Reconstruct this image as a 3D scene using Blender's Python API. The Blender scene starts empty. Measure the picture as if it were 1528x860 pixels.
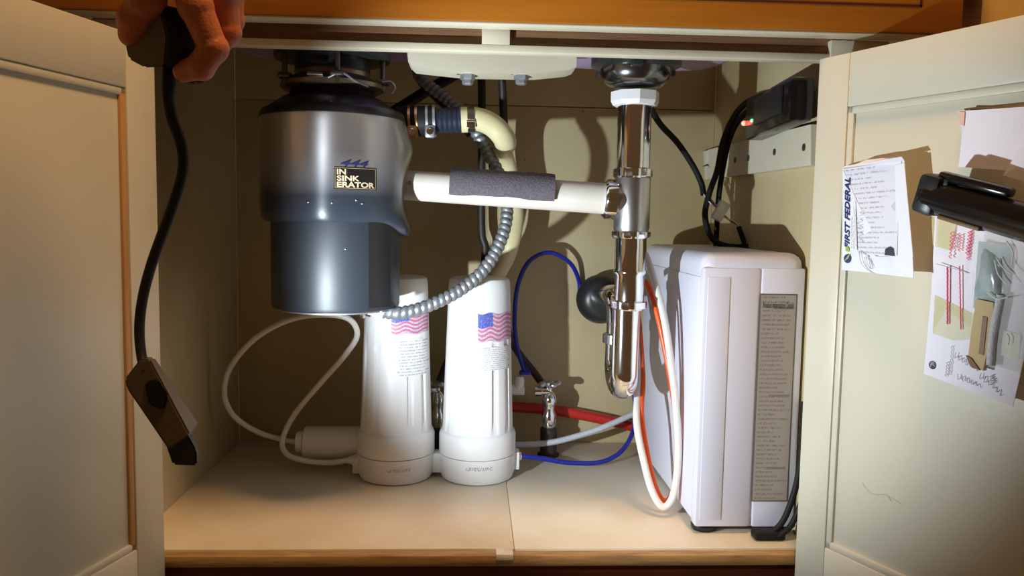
import bpy, bmesh, math, random
from mathutils import Vector, Matrix
random.seed(7)
PI = math.pi
sc = bpy.context.scene
C = sc.collection

# ------------------------------------------------------------------ camera
FPX = 1190.0
YAW, PITCH, ROLL, CH, CD = .0486, .0858, .0169, .3846, .9
CAM = Vector((0, -CD, CH))
fw = Vector((math.sin(YAW)*math.cos(PITCH), math.cos(YAW)*math.cos(PITCH), -math.sin(PITCH)))
r0 = fw.cross(Vector((0, 0, 1))).normalized(); u0 = r0.cross(fw)
RT = r0*math.cos(ROLL)+u0*math.sin(ROLL); UP = u0*math.cos(ROLL)-r0*math.sin(ROLL)
cd = bpy.data.cameras.new('camera'); cam = bpy.data.objects.new('camera', cd); C.objects.link(cam)
cd.sensor_width = 36; cd.lens = 36*FPX/1528; cd.clip_start = .02
m = Matrix((RT, UP, -fw)).transposed().to_4x4(); m.translation = CAM
cam.matrix_world = m
sc.camera = cam

# ------------------------------------------------------------------ light
def S(r, g, b):
    f = lambda c: (c/12.92 if c <= .04045 else ((c+.055)/1.055)**2.4)
    return (f(r/255), f(g/255), f(b/255), 1)
w = bpy.data.worlds.new('room_ambient'); sc.world = w; w.use_nodes = True
w.node_tree.nodes['Background'].inputs[0].default_value = (1.0, .53, .22, 1)
w.node_tree.nodes['Background'].inputs[1].default_value = .085
def lamp(name, kind, loc, target, energy, col, **kw):
    d = bpy.data.lights.new(name, kind); d.energy = energy; d.color = col
    for k, v in kw.items(): setattr(d, k, v)
    o = bpy.data.objects.new(name, d); C.objects.link(o); o.location = loc
    o.rotation_euler = (Vector(target)-Vector(loc)).to_track_quat('-Z', 'Y').to_euler()
    return o
LAMP = Vector((-.2265, -.2450, .1915)); AIM = Vector((.22, .15, .385))
lamp('flashlight_beam', 'SPOT', LAMP, AIM, 20, (.80, .92, 1.0), spot_size=math.radians(98), spot_blend=.55, shadow_soft_size=.006)
lamp('kitchen_ceiling_lamp', 'AREA', (.25, -.47, 1.9), (-.15, -.1, .2), 21, (1.0, .60, .28), shape='DISK', size=.35)
sc.view_settings.view_transform = 'Standard'
sc.view_settings.look = 'None'
sc.view_settings.exposure = 0
sc.view_settings.gamma = 1
sc.view_settings.use_curve_mapping = False

# ------------------------------------------------------------------ pixel -> place on a known plane
def ray(px, py): return (fw*FPX+RT*(px-764)-UP*(py-430)).normalized()
def onplane(px, py, q, n):
    d = ray(px, py); return CAM+d*((Vector(q)-CAM).dot(n)/d.dot(n))
def P(px, py, Y): return onplane(px, py, (0, Y, 0), Vector((0, 1, 0)))
def G(px, py, z=0): return onplane(px, py, (0, 0, z), Vector((0, 0, 1)))
def WX(px, py, X): return onplane(px, py, (X, 0, 0), Vector((1, 0, 0)))
def mpp(Y): return (Y+CD)/FPX       # metres per pixel at depth Y

# ------------------------------------------------------------------ materials
def nt(name):
    mt = bpy.data.materials.new(name); mt.use_nodes = True
    return mt, mt.node_tree.nodes, mt.node_tree.links, mt.node_tree.nodes['Principled BSDF']
def mat(name, col, rough=.5, metal=0., var=.0, vscale=20, bump=0., bscale=200, col2=None, stretch=(1, 1, 1), coat=0., spec=.5, trans=0., alpha=1., sub=0.):
    mt, N, L, b = nt(name)
    b.inputs['Base Color'].default_value = col; b.inputs['Roughness'].default_value = rough; b.inputs['Metallic'].default_value = metal
    b.inputs['Coat Weight'].default_value = coat; b.inputs['Specular IOR Level'].default_value = spec
    b.inputs['Transmission Weight'].default_value = trans; b.inputs['Alpha'].default_value = alpha
    b.inputs['Subsurface Weight'].default_value = sub; b.inputs['Subsurface Radius'].default_value = (.01, .004, .002)
    tc = N.new('ShaderNodeTexCoord'); mp = N.new('ShaderNodeMapping'); mp.inputs['Scale'].default_value = stretch
    L.new(tc.outputs['Object'], mp.inputs[0])
    if var or col2:
        n = N.new('ShaderNodeTexNoise'); n.inputs['Scale'].default_value = vscale; n.inputs['Detail'].default_value = 5
        L.new(mp.outputs[0], n.inputs['Vector'])
        cr = N.new('ShaderNodeValToRGB'); cr.color_ramp.elements[0].position = .35; cr.color_ramp.elements[1].position = .68
        c2 = col2 or tuple(c*(1-var) for c in col[:3])+(1,)
        cr.color_ramp.elements[0].color = c2; cr.color_ramp.elements[1].color = col
        L.new(n.outputs['Fac'], cr.inputs[0]); L.new(cr.outputs[0], b.inputs['Base Color'])
    if bump:
        n2 = N.new('ShaderNodeTexNoise'); n2.inputs['Scale'].default_value = bscale; n2.inputs['Detail'].default_value = 3
        L.new(mp.outputs[0], n2.inputs['Vector'])
        bp = N.new('ShaderNodeBump'); bp.inputs['Strength'].default_value = bump; bp.inputs['Distance'].default_value = .002
        L.new(n2.outputs['Fac'], bp.inputs['Height']); L.new(bp.outputs[0], b.inputs['Normal'])
    return mt
def math_(N, L, op, a, b=None, c=None):
    n = N.new('ShaderNodeMath'); n.operation = op
    for i, v in enumerate((a, b, c)):
        if v is None: continue
        if isinstance(v, (int, float)): n.inputs[i].default_value = v
        else: L.new(v, n.inputs[i])
    return n.outputs[0]
def printed(name, base, ink, rows, chars=22, lo=.06, hi=.94, ragged=.35, thick=.5, thr=.46, rough=.6, bars=(), centre=False, strength=.85, dirt=None):
    """flat small print: rows of illegible type on a sheet (UV); bars = solid rules (v0, v1, u0, u1)"""
    mt, N, L, b = nt(name); b.inputs['Roughness'].default_value = rough
    uv = N.new('ShaderNodeUVMap'); sp = N.new('ShaderNodeSeparateXYZ'); L.new(uv.outputs[0], sp.inputs[0])
    U, V = sp.outputs[0], sp.outputs[1]
    rv = math_(N, L, 'MULTIPLY', V, rows); fl = math_(N, L, 'FLOOR', rv); fr = math_(N, L, 'FRACT', rv)
    inrow = math_(N, L, 'LESS_THAN', math_(N, L, 'ABSOLUTE', math_(N, L, 'SUBTRACT', fr, .5)), thick/2)
    wn = N.new('ShaderNodeTexWhiteNoise'); wn.noise_dimensions = '1D'; L.new(fl, wn.inputs['W'])
    rag = math_(N, L, 'MULTIPLY', wn.outputs['Value'], ragged)
    if centre:
        half = math_(N, L, 'SUBTRACT', (hi-lo)/2, math_(N, L, 'MULTIPLY', rag, .5))
        inu = math_(N, L, 'LESS_THAN', math_(N, L, 'ABSOLUTE', math_(N, L, 'SUBTRACT', U, .5)), half)
    else:
        inu = math_(N, L, 'MULTIPLY', math_(N, L, 'GREATER_THAN', U, lo), math_(N, L, 'LESS_THAN', U, math_(N, L, 'SUBTRACT', hi, rag)))
    cb = N.new('ShaderNodeCombineXYZ'); L.new(math_(N, L, 'MULTIPLY', U, chars), cb.inputs[0]); L.new(math_(N, L, 'MULTIPLY', fl, 7.31), cb.inputs[1]); L.new(math_(N, L, 'MULTIPLY', fr, 1.6), cb.inputs[2])
    nz = N.new('ShaderNodeTexNoise'); nz.inputs['Scale'].default_value = 1.5; nz.inputs['Detail'].default_value = 2; L.new(cb.outputs[0], nz.inputs['Vector'])
    g = math_(N, L, 'GREATER_THAN', nz.outputs['Fac'], thr)
    f = math_(N, L, 'MULTIPLY', math_(N, L, 'MULTIPLY', inrow, inu), g)
    for (v0, v1, ua, ub) in bars:
        q = math_(N, L, 'MULTIPLY', math_(N, L, 'MULTIPLY', math_(N, L, 'GREATER_THAN', V, v0), math_(N, L, 'LESS_THAN', V, v1)),
                  math_(N, L, 'MULTIPLY', math_(N, L, 'GREATER_THAN', U, ua), math_(N, L, 'LESS_THAN', U, ub)))
        f = math_(N, L, 'MAXIMUM', f, q)
    mx = N.new('ShaderNodeMix'); mx.data_type = 'RGBA'; L.new(math_(N, L, 'MULTIPLY', f, strength), mx.inputs[0])
    mx.inputs[6].default_value = base; mx.inputs[7].default_value = ink
    L.new(mx.outputs[2], b.inputs['Base Color'])
    return mt
def wood(name, a, b_, scale=6, stretch=(1, 12, 12), rough=.45, coat=0.):
    mt, N, L, b = nt(name); b.inputs['Roughness'].default_value = rough; b.inputs['Coat Weight'].default_value = coat
    tc = N.new('ShaderNodeTexCoord'); mp = N.new('ShaderNodeMapping'); mp.inputs['Scale'].default_value = stretch; L.new(tc.outputs['Object'], mp.inputs[0])
    n = N.new('ShaderNodeTexNoise'); n.inputs['Scale'].default_value = scale; n.inputs['Detail'].default_value = 8; n.inputs['Roughness'].default_value = .65
    L.new(mp.outputs[0], n.inputs['Vector'])
    cr = N.new('ShaderNodeValToRGB'); cr.color_ramp.elements[0].position = .3; cr.color_ramp.elements[1].position = .7
    cr.color_ramp.elements[0].color = a; cr.color_ramp.elements[1].color = b_
    L.new(n.outputs['Fac'], cr.inputs[0]); L.new(cr.outputs[0], b.inputs['Base Color'])
    bp = N.new('ShaderNodeBump'); bp.inputs['Strength'].default_value = .15; bp.inputs['Distance'].default_value = .001
    L.new(n.outputs['Fac'], bp.inputs['Height']); L.new(bp.outputs[0], b.inputs['Normal'])
    return mt
M = dict(
    cream=mat('cream_paint', S(218, 211, 190), .42, var=.10, vscale=5, bump=.12, bscale=90, col2=S(206, 197, 172)),
    inner=mat('old_cream_interior_paint', S(204, 189, 150), .55, bump=.25, bscale=60, vscale=4, col2=S(186, 167, 124)),
    shelf=mat('shelf_paint', S(228, 218, 198), .38, bump=.12, bscale=80, vscale=7, col2=S(214, 200, 174)),
    doorpaint=mat('door_paint', S(212, 207, 188), .4, bump=.1, bscale=120, vscale=3, col2=S(204, 198, 176)),
    orange=wood('varnished_orange_wood', S(172, 102, 24), S(188, 118, 34), 5, (1, 14, 14), .38, .2),
    brown=wood('bare_brown_wood', S(112, 78, 52), S(150, 112, 78), 9, (1, 20, 20), .7),
    edge=wood('worn_shelf_edge_wood', S(140, 104, 62), S(196, 158, 104), 9, (2, 14, 22), .6),
    toe=wood('dark_red_wood', S(60, 20, 8), S(104, 44, 18), 6, (1, 10, 10), .5),
    bead=wood('tan_bead_wood', S(174, 124, 68), S(196, 150, 92), 6, (12, 12, 1), .5),  # tan-orange for the left door's upright beads
    redline=mat('dark_red_groove', S(70, 14, 4), .6),
    wallpaint=mat('room_wall_paint', S(236, 196, 120), .7),
    chrome=mat('chrome', (.82, .83, .84, 1), .1, 1., bump=.02, bscale=60),
    satin=mat('satin_metal', (.58, .59, .60, 1), .32, 1., bump=.05, bscale=300),
    steel=mat('galvanised_steel', (.32, .34, .36, 1), .46, .65, bump=.05, bscale=300),
    darkmetal=mat('tarnished_metal', (.16, .14, .12, 1), .4, .9, bump=.08, bscale=150),
    copper=mat('copper_clamp', (.62, .36, .16, 1), .3, 1.),
    black=mat('black_plastic', (.012, .012, .013, 1), .38),
    gloss=mat('gloss_black_plastic', (.008, .007, .007, 1), .16),
    rubber=mat('black_rubber', (.011, .010, .010, 1), .6, spec=.25),
    brownrub=mat('brown_black_hose', (.030, .020, .014, 1), .5),
    bluerub=mat('blue_black_rubber', (.020, .025, .05, 1), .42),
    navy=mat('navy_enamel', S(44, 50, 57), .44, var=.1, vscale=8),
    darkshell=mat('dark_shell', S(40, 33, 36), .35),
    white=mat('white_plastic', S(236, 236, 236), .34, sub=.05),
    pvc=mat('white_pvc', S(220, 212, 200), .4, var=.06, vscale=30),
    foam=mat('grey_foam', S(112, 104, 112), .95, var=.35, vscale=380, bump=.6, bscale=500),
    hosecream=mat('cream_rubber_hose', S(224, 212, 166), .45, var=.06, vscale=25),
    tube=mat('white_tubing', S(228, 224, 216), .35, sub=.1),
    blue=mat('blue_tubing', S(28, 40, 150), .3),
    red=mat('red_tubing', S(188, 40, 32), .35),
    orangetube=mat('orange_tubing', S(232, 92, 24), .35),
    braid=mat('braided_tube', S(205, 205, 210), .5, bump=.5, bscale=700, var=.2, vscale=500),
    sink=mat('lavender_sink', S(176, 150, 186), .4),
    flange=mat('black_flange', (.02, .022, .022, 1), .35),
    appliance=mat('white_appliance', S(218, 218, 232), .4),
    seam=mat('seam_line', S(120, 118, 124), .6),
    greybox=mat('dark_grey_housing', S(92, 80, 62), .55, bump=.05, bscale=400),
    skin=mat('skin', S(190, 108, 68), .5, var=.16, vscale=90, bump=.25, bscale=500, sub=.12),
    nail=mat('nail', S(196, 128, 100), .3),
    paper=mat('paper', S(226, 222, 230), .7),
    envpaper=mat('envelope_paper', S(232, 232, 236), .6),
    tape=mat('yellowed_tape', S(228, 220, 168), .3, alpha=.42),
    bluelogo=mat('blue_ink', S(30, 40, 110), .6), greenlogo=mat('green_ink', S(150, 180, 60), .6),
    pink=mat('pink_ink', S(222, 84, 124), .7), greyink=mat('pencil_ink', S(176, 168, 182), .7), darkink=mat('dark_ink', S(50, 48, 60), .7),
    navyink=mat('navy_ink', S(40, 36, 84), .5), labelblack=mat('label_black', S(26, 22, 22), .4), labelcream=mat('label_cream', S(210, 188, 158), .45),
    windowfilm=mat('window_film', S(205, 205, 214), .12, alpha=.35, spec=.8),
    film=mat('clear_bag_film', (.9, .95, .95, 1), .08, alpha=.24, spec=1., bump=.9, bscale=45),
    bagpart=mat('tan_plastic_part', S(190, 164, 110), .5), bagdark=mat('brown_plastic_part', S(120, 84, 40), .5), bagpad=mat('teal_grey_pad', S(176, 192, 192), .25, metal=.4, bump=.6, bscale=60),
    darkchrome=mat('dark_chrome', (.22, .23, .24, 1), .2, 1.),
    brownmetal=mat('brown_metal', (.30, .23, .17, 1), .38, .9, bump=.06, bscale=150), scuff=mat('scuff', S(186, 172, 146), .6),
    sealglint=mat('bag_seal_glint', S(240, 244, 244), .15, alpha=.8, spec=1.),  # near-white stands in for light reflected by the bag's seal and creases
    screw=mat('screw_head', (.16, .15, .14, 1), .4, .9),
    rust=mat('rust', S(92, 52, 26), .8),
)
def emis(name, col, s):
    mt, N, L, b = nt(name); b.inputs['Emission Color'].default_value = col; b.inputs['Emission Strength'].default_value = s; return mt
M['lens'] = emis('lit_lens', (.9, .97, 1, 1), 40); M['ledred'] = emis('red_led', (1, .05, .01, 1), 6); M['ledgreen'] = emis('green_led', (.02, 1, .25, 1), 2.5)
# silver wrap fading to navy: printed halftone fade along the height of the shell
def silver_fade(z0, z1):
    mt, N, L, b = nt('silver_to_navy_wrap')
    tc = N.new('ShaderNodeTexCoord'); sp = N.new('ShaderNodeSeparateXYZ'); L.new(tc.outputs['Object'], sp.inputs[0])
    mr = N.new('ShaderNodeMapRange'); mr.inputs[1].default_value = z0; mr.inputs[2].default_value = z1; L.new(sp.outputs[2], mr.inputs[0])
    cr = N.new('ShaderNodeValToRGB'); e = cr.color_ramp.elements
    e[0].position = 0; e[0].color = (.028, .036, .05, 1); e[1].position = 1; e[1].color = (.66, .62, .61, 1)
    k = e.new(.16); k.color = (.035, .043, .058, 1); k = e.new(.62); k.color = (.5, .47, .47, 1)
    L.new(mr.outputs[0], cr.inputs[0]); L.new(cr.outputs[0], b.inputs['Base Color'])
    cr2 = N.new('ShaderNodeValToRGB'); cr2.color_ramp.elements[0].color = (0, 0, 0, 1); cr2.color_ramp.elements[1].color = (.85, .85, .85, 1); cr2.color_ramp.elements[1].position = .6
    L.new(mr.outputs[0], cr2.inputs[0]); L.new(cr2.outputs[0], b.inputs['Metallic'])
    b.inputs['Roughness'].default_value = .36; b.inputs['Anisotropic'].default_value = .85; b.inputs['Anisotropic Rotation'].default_value = .25
    tg = N.new('ShaderNodeTangent'); tg.direction_type = 'RADIAL'; tg.axis = 'Z'; L.new(tg.outputs[0], b.inputs['Tangent'])
    return mt

# ------------------------------------------------------------------ mesh helpers
ORG = {}
class MB:
    def __init__(s): s.v = []; s.f = []; s.uv = None
    def add(s, vs, fs):
        k = len(s.v); s.v += [Vector(v) for v in vs]; s.f += [tuple(i+k for i in f) for f in fs]; return s
    def box(s, lo, hi, bev=0, xf=None, seg=2):
        bm = bmesh.new(); bmesh.ops.create_cube(bm, size=1)
        lo = Vector(lo); hi = Vector(hi); c = (lo+hi)/2; d = hi-lo
        for v in bm.verts: v.co = Vector((v.co.x*d.x, v.co.y*d.y, v.co.z*d.z))+c
        if bev: bmesh.ops.bevel(bm, geom=bm.edges[:], offset=bev, segments=seg, affect='EDGES', profile=.5)
        bm.verts.index_update()
        vs = [xf(v.co) if xf else v.co.copy() for v in bm.verts]; fs = [[v.index for v in f.verts] for f in bm.faces]
        bm.free(); return s.add(vs, fs)
    def lathe(s, prof, org=(0, 0, 0), axis=(0, 0, 1), seg=40, mod=None):
        ax = Vector(axis).normalized(); e1 = ax.orthogonal().normalized()
        if abs(ax.z) > .9: e1 = Vector((1, 0, 0)); e1 = (e1-ax*e1.dot(ax)).normalized()
        e2 = ax.cross(e1); org = Vector(org); vs = []; fs = []
        n = len(prof)
        for (r, z) in prof:
            for i in range(seg):
                t = 2*PI*i/seg; rr, zz = (r, z) if mod is None else mod(r, z, t)
                vs.append(org+ax*zz+(e1*math.cos(t)+e2*math.sin(t))*rr)
        for j in range(n-1):
            for i in range(seg):
                a = j*seg+i; b = j*seg+(i+1) % seg; fs.append((a, b, b+seg, a+seg))
        if prof[0][0] > 1e-6: fs.append(tuple(range(seg))[::-1])
        if prof[-1][0] > 1e-6: fs.append(tuple((n-1)*seg+i for i in range(seg)))
        return s.add(vs, fs)
    def tube(s, pts, r, seg=12, n=8, mod=None, smooth=True):
        q = spline(pts, n) if smooth and len(pts) > 2 else [Vector(p) for p in pts]
        if callable(r) or mod:
            q = resample(q, .0011 if mod else .004)
        L_ = [0]
        for a, b in zip(q, q[1:]): L_.append(L_[-1]+(b-a).length)
        T = [(q[min(i+1, len(q)-1)]-q[max(i-1, 0)]).normalized() for i in range(len(q))]
        nrm = T[0].orthogonal().normalized(); vs = []; fs = []
        for i, p in enumerate(q):
            nrm = (nrm-T[i]*nrm.dot(T[i])).normalized(); bn = T[i].cross(nrm)
            for k in range(seg):
                t = 2*PI*k/seg
                rr = r(L_[i]/L_[-1]) if callable(r) else r
                if mod: rr = mod(rr, L_[i], t, L_[-1])
                vs.append(p+(nrm*math.cos(t)+bn*math.sin(t))*rr)
        for i in range(len(q)-1):
            for k in range(seg):
                a = i*seg+k; b = i*seg+(k+1) % seg; fs.append((a, b, b+seg, a+seg))
        fs.append(tuple(range(seg))[::-1]); fs.append(tuple((len(q)-1)*seg+k for k in range(seg)))
        return s.add(vs, fs)
    def ball(s, c, r, seg=14):
        rx, ry, rz = (r, r, r) if isinstance(r, (int, float)) else r
        bm = bmesh.new(); bmesh.ops.create_uvsphere(bm, u_segments=seg, v_segments=seg//2+2, radius=1); bm.verts.index_update()
        c = Vector(c); s.add([c+Vector((v.co.x*rx, v.co.y*ry, v.co.z*rz)) for v in bm.verts], [[v.index for v in f.verts] for f in bm.faces]); bm.free(); return s
    def prism(s, loop, off):
        n = len(loop); off = Vector(off); L_ = [Vector(p) for p in loop]
        return s.add(L_+[p+off for p in L_], [tuple(range(n))[::-1], tuple(range(n, 2*n))]+[(i, (i+1) % n, n+(i+1) % n, n+i) for i in range(n)])
    def grid(s, fn, nu, nv):
        vs = [fn(i/nu, j/nv) for j in range(nv+1) for i in range(nu+1)]
        k = nu+1
        s.add(vs, [(j*k+i, j*k+i+1, (j+1)*k+i+1, (j+1)*k+i) for j in range(nv) for i in range(nu)])
        s.uv = [(i/nu, j/nv) for j in range(nv+1) for i in range(nu+1)]
        return s
    def build(s, name, m, parent=None, smooth=True, angle=40, org=None):
        o0 = ORG[parent] if parent is not None else (Vector(org) if org is not None else base_of(s.v))
        me = bpy.data.meshes.new(name); me.from_pydata([v-o0 for v in s.v], [], s.f)
        bm = bmesh.new(); bm.from_mesh(me)
        if s.uv is None: bmesh.ops.recalc_face_normals(bm, faces=bm.faces[:])
        bm.to_mesh(me); bm.free()
        if s.uv:
            ul = me.uv_layers.new(name='UVMap')
            for lp in me.loops: ul.data[lp.index].uv = s.uv[lp.vertex_index]
        me.materials.append(M[m] if isinstance(m, str) else m)
        if smooth:
            for p in me.polygons: p.use_smooth = True
            me.set_sharp_from_angle(angle=math.radians(angle))
        o = bpy.data.objects.new(name, me); C.objects.link(o)
        if parent is not None: o.parent = parent
        else: o.location = o0
        ORG[o] = o0
        return o
def base_of(vs):
    lo = [min(v[i] for v in vs) for i in range(3)]; hi = [max(v[i] for v in vs) for i in range(3)]
    return Vector(((lo[0]+hi[0])/2, (lo[1]+hi[1])/2, lo[2]))
def spline(pts, n=8):
    p = [Vector(q) for q in pts]; p = [2*p[0]-p[1]]+p+[2*p[-1]-p[-2]]; out = []
    for i in range(1, len(p)-2):
        a, b, c, d = p[i-1], p[i], p[i+1], p[i+2]
        for k in range(n):
            t = k/n; out.append(.5*((2*b)+(c-a)*t+(2*a-5*b+4*c-d)*t*t+(3*b-a-3*c+d)*t**3))
    out.append(p[-2]); return out
def resample(q, step):
    L_ = [0]
    for a, b in zip(q, q[1:]): L_.append(L_[-1]+(b-a).length)
    n = max(2, int(L_[-1]/step)); out = []; j = 0
    for i in range(n+1):
        s = L_[-1]*i/n
        while j < len(q)-2 and L_[j+1] < s: j += 1
        out.append(q[j].lerp(q[j+1], (s-L_[j])/max(1e-9, L_[j+1]-L_[j])))
    return out
def tag(o, label=None, cat=None, group=None, kind=None):
    for k, v in (('label', label), ('category', cat), ('group', group), ('kind', kind)):
        if v: o[k] = v
    return o
def thing(name, loc, label, cat, group=None, kind=None):
    o = bpy.data.objects.new(name, None); o.empty_display_size = .02; C.objects.link(o); o.location = loc; ORG[o] = Vector(loc)
    return tag(o, label, cat, group, kind)
def copy_tree(o, parent=None, delta=None):
    c = o.copy(); C.objects.link(c)
    if parent is not None: c.parent = parent
    if delta is not None: c.location = o.location+Vector(delta)
    ORG[c] = ORG[o]+(Vector(delta) if delta is not None else Vector())
    for ch in [x for x in bpy.data.objects if x.parent == o]: copy_tree(ch, c)
    return c
def structure(name, mb, m, parent=None, **k):
    o = mb.build(name, m, parent, **k)
    if parent is None: o['kind'] = 'structure'
    return o
def text_mesh(txt, shear=0., bold=0.):
    cu = bpy.data.curves.new('t', 'FONT'); cu.body = txt; cu.size = 1; cu.shear = shear; cu.resolution_u = 3; cu.offset = bold
    o = bpy.data.objects.new('t', cu); C.objects.link(o); bpy.context.view_layer.update()
    me = bpy.data.meshes.new_from_object(o.evaluated_get(bpy.context.evaluated_depsgraph_get()))
    vs = [v.co.copy() for v in me.vertices]; fs = [tuple(p.vertices) for p in me.polygons]
    bpy.data.objects.remove(o); bpy.data.curves.remove(cu); bpy.data.meshes.remove(me)
    x0 = min(v.x for v in vs); x1 = max(v.x for v in vs); y0 = min(v.y for v in vs); y1 = max(v.y for v in vs)
    return [((v.x-x0)/(x1-x0), (v.y-y0)/(y1-y0)) for v in vs], fs     # normalised to 0..1
def lettering(txt, fn, name, m, parent, shear=0., bold=0.):
    vs, fs = text_mesh(txt, shear, bold); mb = MB(); mb.add([fn(a, b) for a, b in vs], fs)
    mb.uv = None
    o0 = ORG[parent]; me = bpy.data.meshes.new(name); me.from_pydata([v-o0 for v in mb.v], [], mb.f); me.materials.append(M[m])
    o = bpy.data.objects.new(name, me); C.objects.link(o); o.parent = parent; ORG[o] = o0; return o

# ================================================================== the cabinet
XL, XR, DEP, ZT = -.3954, .405, .4538, .5689
LH, RH, ZD = -.3405, .3774, .5665
ZB = -.055
# shelf: two painted boards with a joint, a worn front edge
fl = thing('floor', (0, 0, 0), None, None, kind='structure')
xs = G(768, 822).x
fl['label'] = 'painted wooden cabinet shelf the filters stand on'
MB().box((XL, .004, -.016), (xs-.00025, DEP, 0), .0008).build('board', 'shelf', fl)
MB().box((xs+.00025, .004, -.0165), (XR, DEP, -.0003), .0008).build('board', 'shelf', fl)
mb = MB().box((XL-.05, -.012, -.0155), (XR+.05, .0035, -.0015), .003); fe = mb.build('front_edge', 'edge', fl)
MB().box((xs-.022, -.0135, -.007), (xs-.002, .004, .0004), .001).build('paint_flap', 'shelf', fl)
structure('trim_1', MB().box((XL-.08, .0, -.12), (XR+.08, .02, -.0165)), 'toe')['label'] = 'dark red wooden rail under the shelf front'
# walls
zt_wall = .75
structure('wall_left', MB().box((XL-.018, .0, -.016), (XL, DEP, zt_wall), .001), 'inner')['label'] = 'left inner side wall of the cabinet'
structure('wall_right', MB().box((XR, .0, -.016), (XR+.018, DEP, zt_wall), .001), 'inner')['label'] = 'right inner side wall of the cabinet'
wb = thing('wall_back', (0, DEP, 0), 'cream painted back panel of the cabinet with a level joint', None, kind='structure')
zs = P(850, 160, DEP).z
MB().box((XL, DEP, -.016), (XR, DEP+.014, zs-.0008), .0008).build('panel', 'inner', wb)
MB().box((XL, DEP+.001, zs+.0008), (XR, DEP+.014, zt_wall), .0008).build('panel', 'inner', wb)
# nail heads and specks on the walls
for q in ((870, 166), (783, 238), (648, 240), (430, 560)):
    MB().lathe([(.0014, 0), (.0014, .0008), (.0005, .0011)], P(q[0], q[1], DEP+.0004), (0, -1, 0), 10).build('nail_head', 'screw', wb)
# face frame
ZSL = ZT+.0078
ZO, YO = .5918, -.035
structure('trim_2', MB().box((XL-.06, -.002, -.12), (-.358, .018, ZO), .001), 'cream')['label'] = 'left face frame stile behind the open door'
structure('trim_3', MB().box((.398, -.002, -.12), (XR+.06, .018, ZO), .001), 'cream')['label'] = 'right face frame stile behind the open door'
structure('trim_4', MB().box((-.358, 0, ZT), (.398, .018, ZSL), .001), 'cream')['label'] = 'thin cream rail under the two dark slots'
xa, xb = P(719, 60, 0).x, P(761, 60, 0).x
structure('trim_5', MB().box((xa, 0, ZSL), (xb, .018, ZO+.02), .0008), 'cream')['label'] = 'short cream mullion between the two slots'
x_r = P(1258, 70, 0).x
structure('trim_6', MB().box((-.358, .007, ZSL-.004), (x_r, .017, ZO+.05)), 'brown')['label'] = 'bare brown board seen inside the slots'
# orange front with a routed line at right, cream underside
fr = thing('false_drawer_front', (0, YO, ZO), 'long varnished orange wooden drawer front above the open cabinet', 'drawer front')
xe = P(1437, 30, YO).x
MB().box((-.75, YO, ZO+.0012), (xe, -.0085, ZO+.16), .002).build('front_board', 'orange', fr)
MB().box((-.75, YO+.0015, ZO-.0008), (xe-.002, -.0085, ZO+.0012), .0004).build('painted_underside', 'cream', fr)
a = P(1090, -6, YO-.0004); b = P(1376, 9, YO-.0004)
MB().box((.10, YO-.0006, b.z-.0012), (b.x, YO+.001, b.z+.0012)).build('groove_line', 'redline', fr)
MB().box((b.x-.0024, YO-.0006, b.z-.0012), (b.x, YO+.001, b.z+.12)).build('groove_line', 'redline', fr)
structure('trim_8', MB().box((-.75, -.05, .752), (xe+.02, DEP+.02, .79), .003), 'wallpaint')['label'] = 'unseen countertop slab added above the cabinet to block lamp light'  # out of view; added so the ceiling lamp cannot leak in from above
# brown board painting the side shadow, and room wall, at the top right corner
structure('trim_7', MB().box((xe, .012, .40), (xe+.05, .03, .9)), 'brown')['label'] = 'brown board painted as the side shadow beside the drawer front'
structure('wall_side', MB().box((xe+.03, .03, -.2), (xe+.6, .05, 1.0)), 'wallpaint')['label'] = 'pale orange kitchen wall beyond the cabinet'

# doors -------------------------------------------------------------
class Door:
    def __init__(s, hx, ang, side):
        # u runs from the hinge to the free edge, n points out of the seen (inner) face
        s.o = Vector((hx, -.02, 0)); a = math.radians(ang)
        s.d = Vector((side*math.sin(a), -math.cos(a), 0)); s.n = Vector((-side*math.cos(a), -math.sin(a), 0))
    def at(s, u, z, n=0): return s.o+s.d*u+Vector((0, 0, z))+s.n*n
    def xf(s, v): return s.at(v.x, v.z, v.y)
    def hit(s, px, py, n=0):
        p = onplane(px, py, s.o+s.n*n, s.n); q = p-s.o; return q.dot(s.d), p.z
    def pt(s, px, py, n=0): u, z = s.hit(px, py, n); return s.at(u, z, n)
RDr = Door(RH, 23.8, 1); LDr = Door(LH, 15.7, -1)
def make_door(D, name, corner_top, corner_bot, label, bead):
    ut, zt = D.hit(*corner_top); ub, zb = D.hit(*corner_bot)
    u1 = (ut+ub)/2; W = .40; T = .019; bw = .008
    r = thing(name, D.at(0, ZB), label, None, kind='structure')
    def bx(lo, hi, b=.0015): return MB().box(lo, hi, b, D.xf)
    bx((0, -T, ZB), (u1, 0, ZD)).build('stile', 'doorpaint', r)
    bx((W-u1, -T, ZB), (W, 0, ZD)).build('stile', 'doorpaint', r)
    bx((u1, -T, zt), (W-u1, 0, ZD)).build('rail', 'doorpaint', r)
    bx((u1, -T, ZB), (W-u1, 0, zb)).build('rail', 'doorpaint', r)
    bx((u1-.003, -T+.003, zb-.003), (W-u1+.003, -.0045, zt+.003), .0005).build('panel', 'doorpaint', r)
    MB().box((u1, -.006, zb), (u1+bw, -.0012, zt), .0018, D.xf).build('bead', bead, r)
    MB().box((W-u1-bw, -.006, zb), (W-u1, -.0012, zt), .0018, D.xf).build('bead', bead, r)
    MB().box((u1, -.006, zt-bw), (W-u1, -.0012, zt), .0018, D.xf).build('bead', 'doorpaint', r)
    MB().box((u1, -.006, zb), (W-u1, -.0012, zb+bw), .0018, D.xf).build('bead', 'doorpaint', r)
    return r
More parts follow.
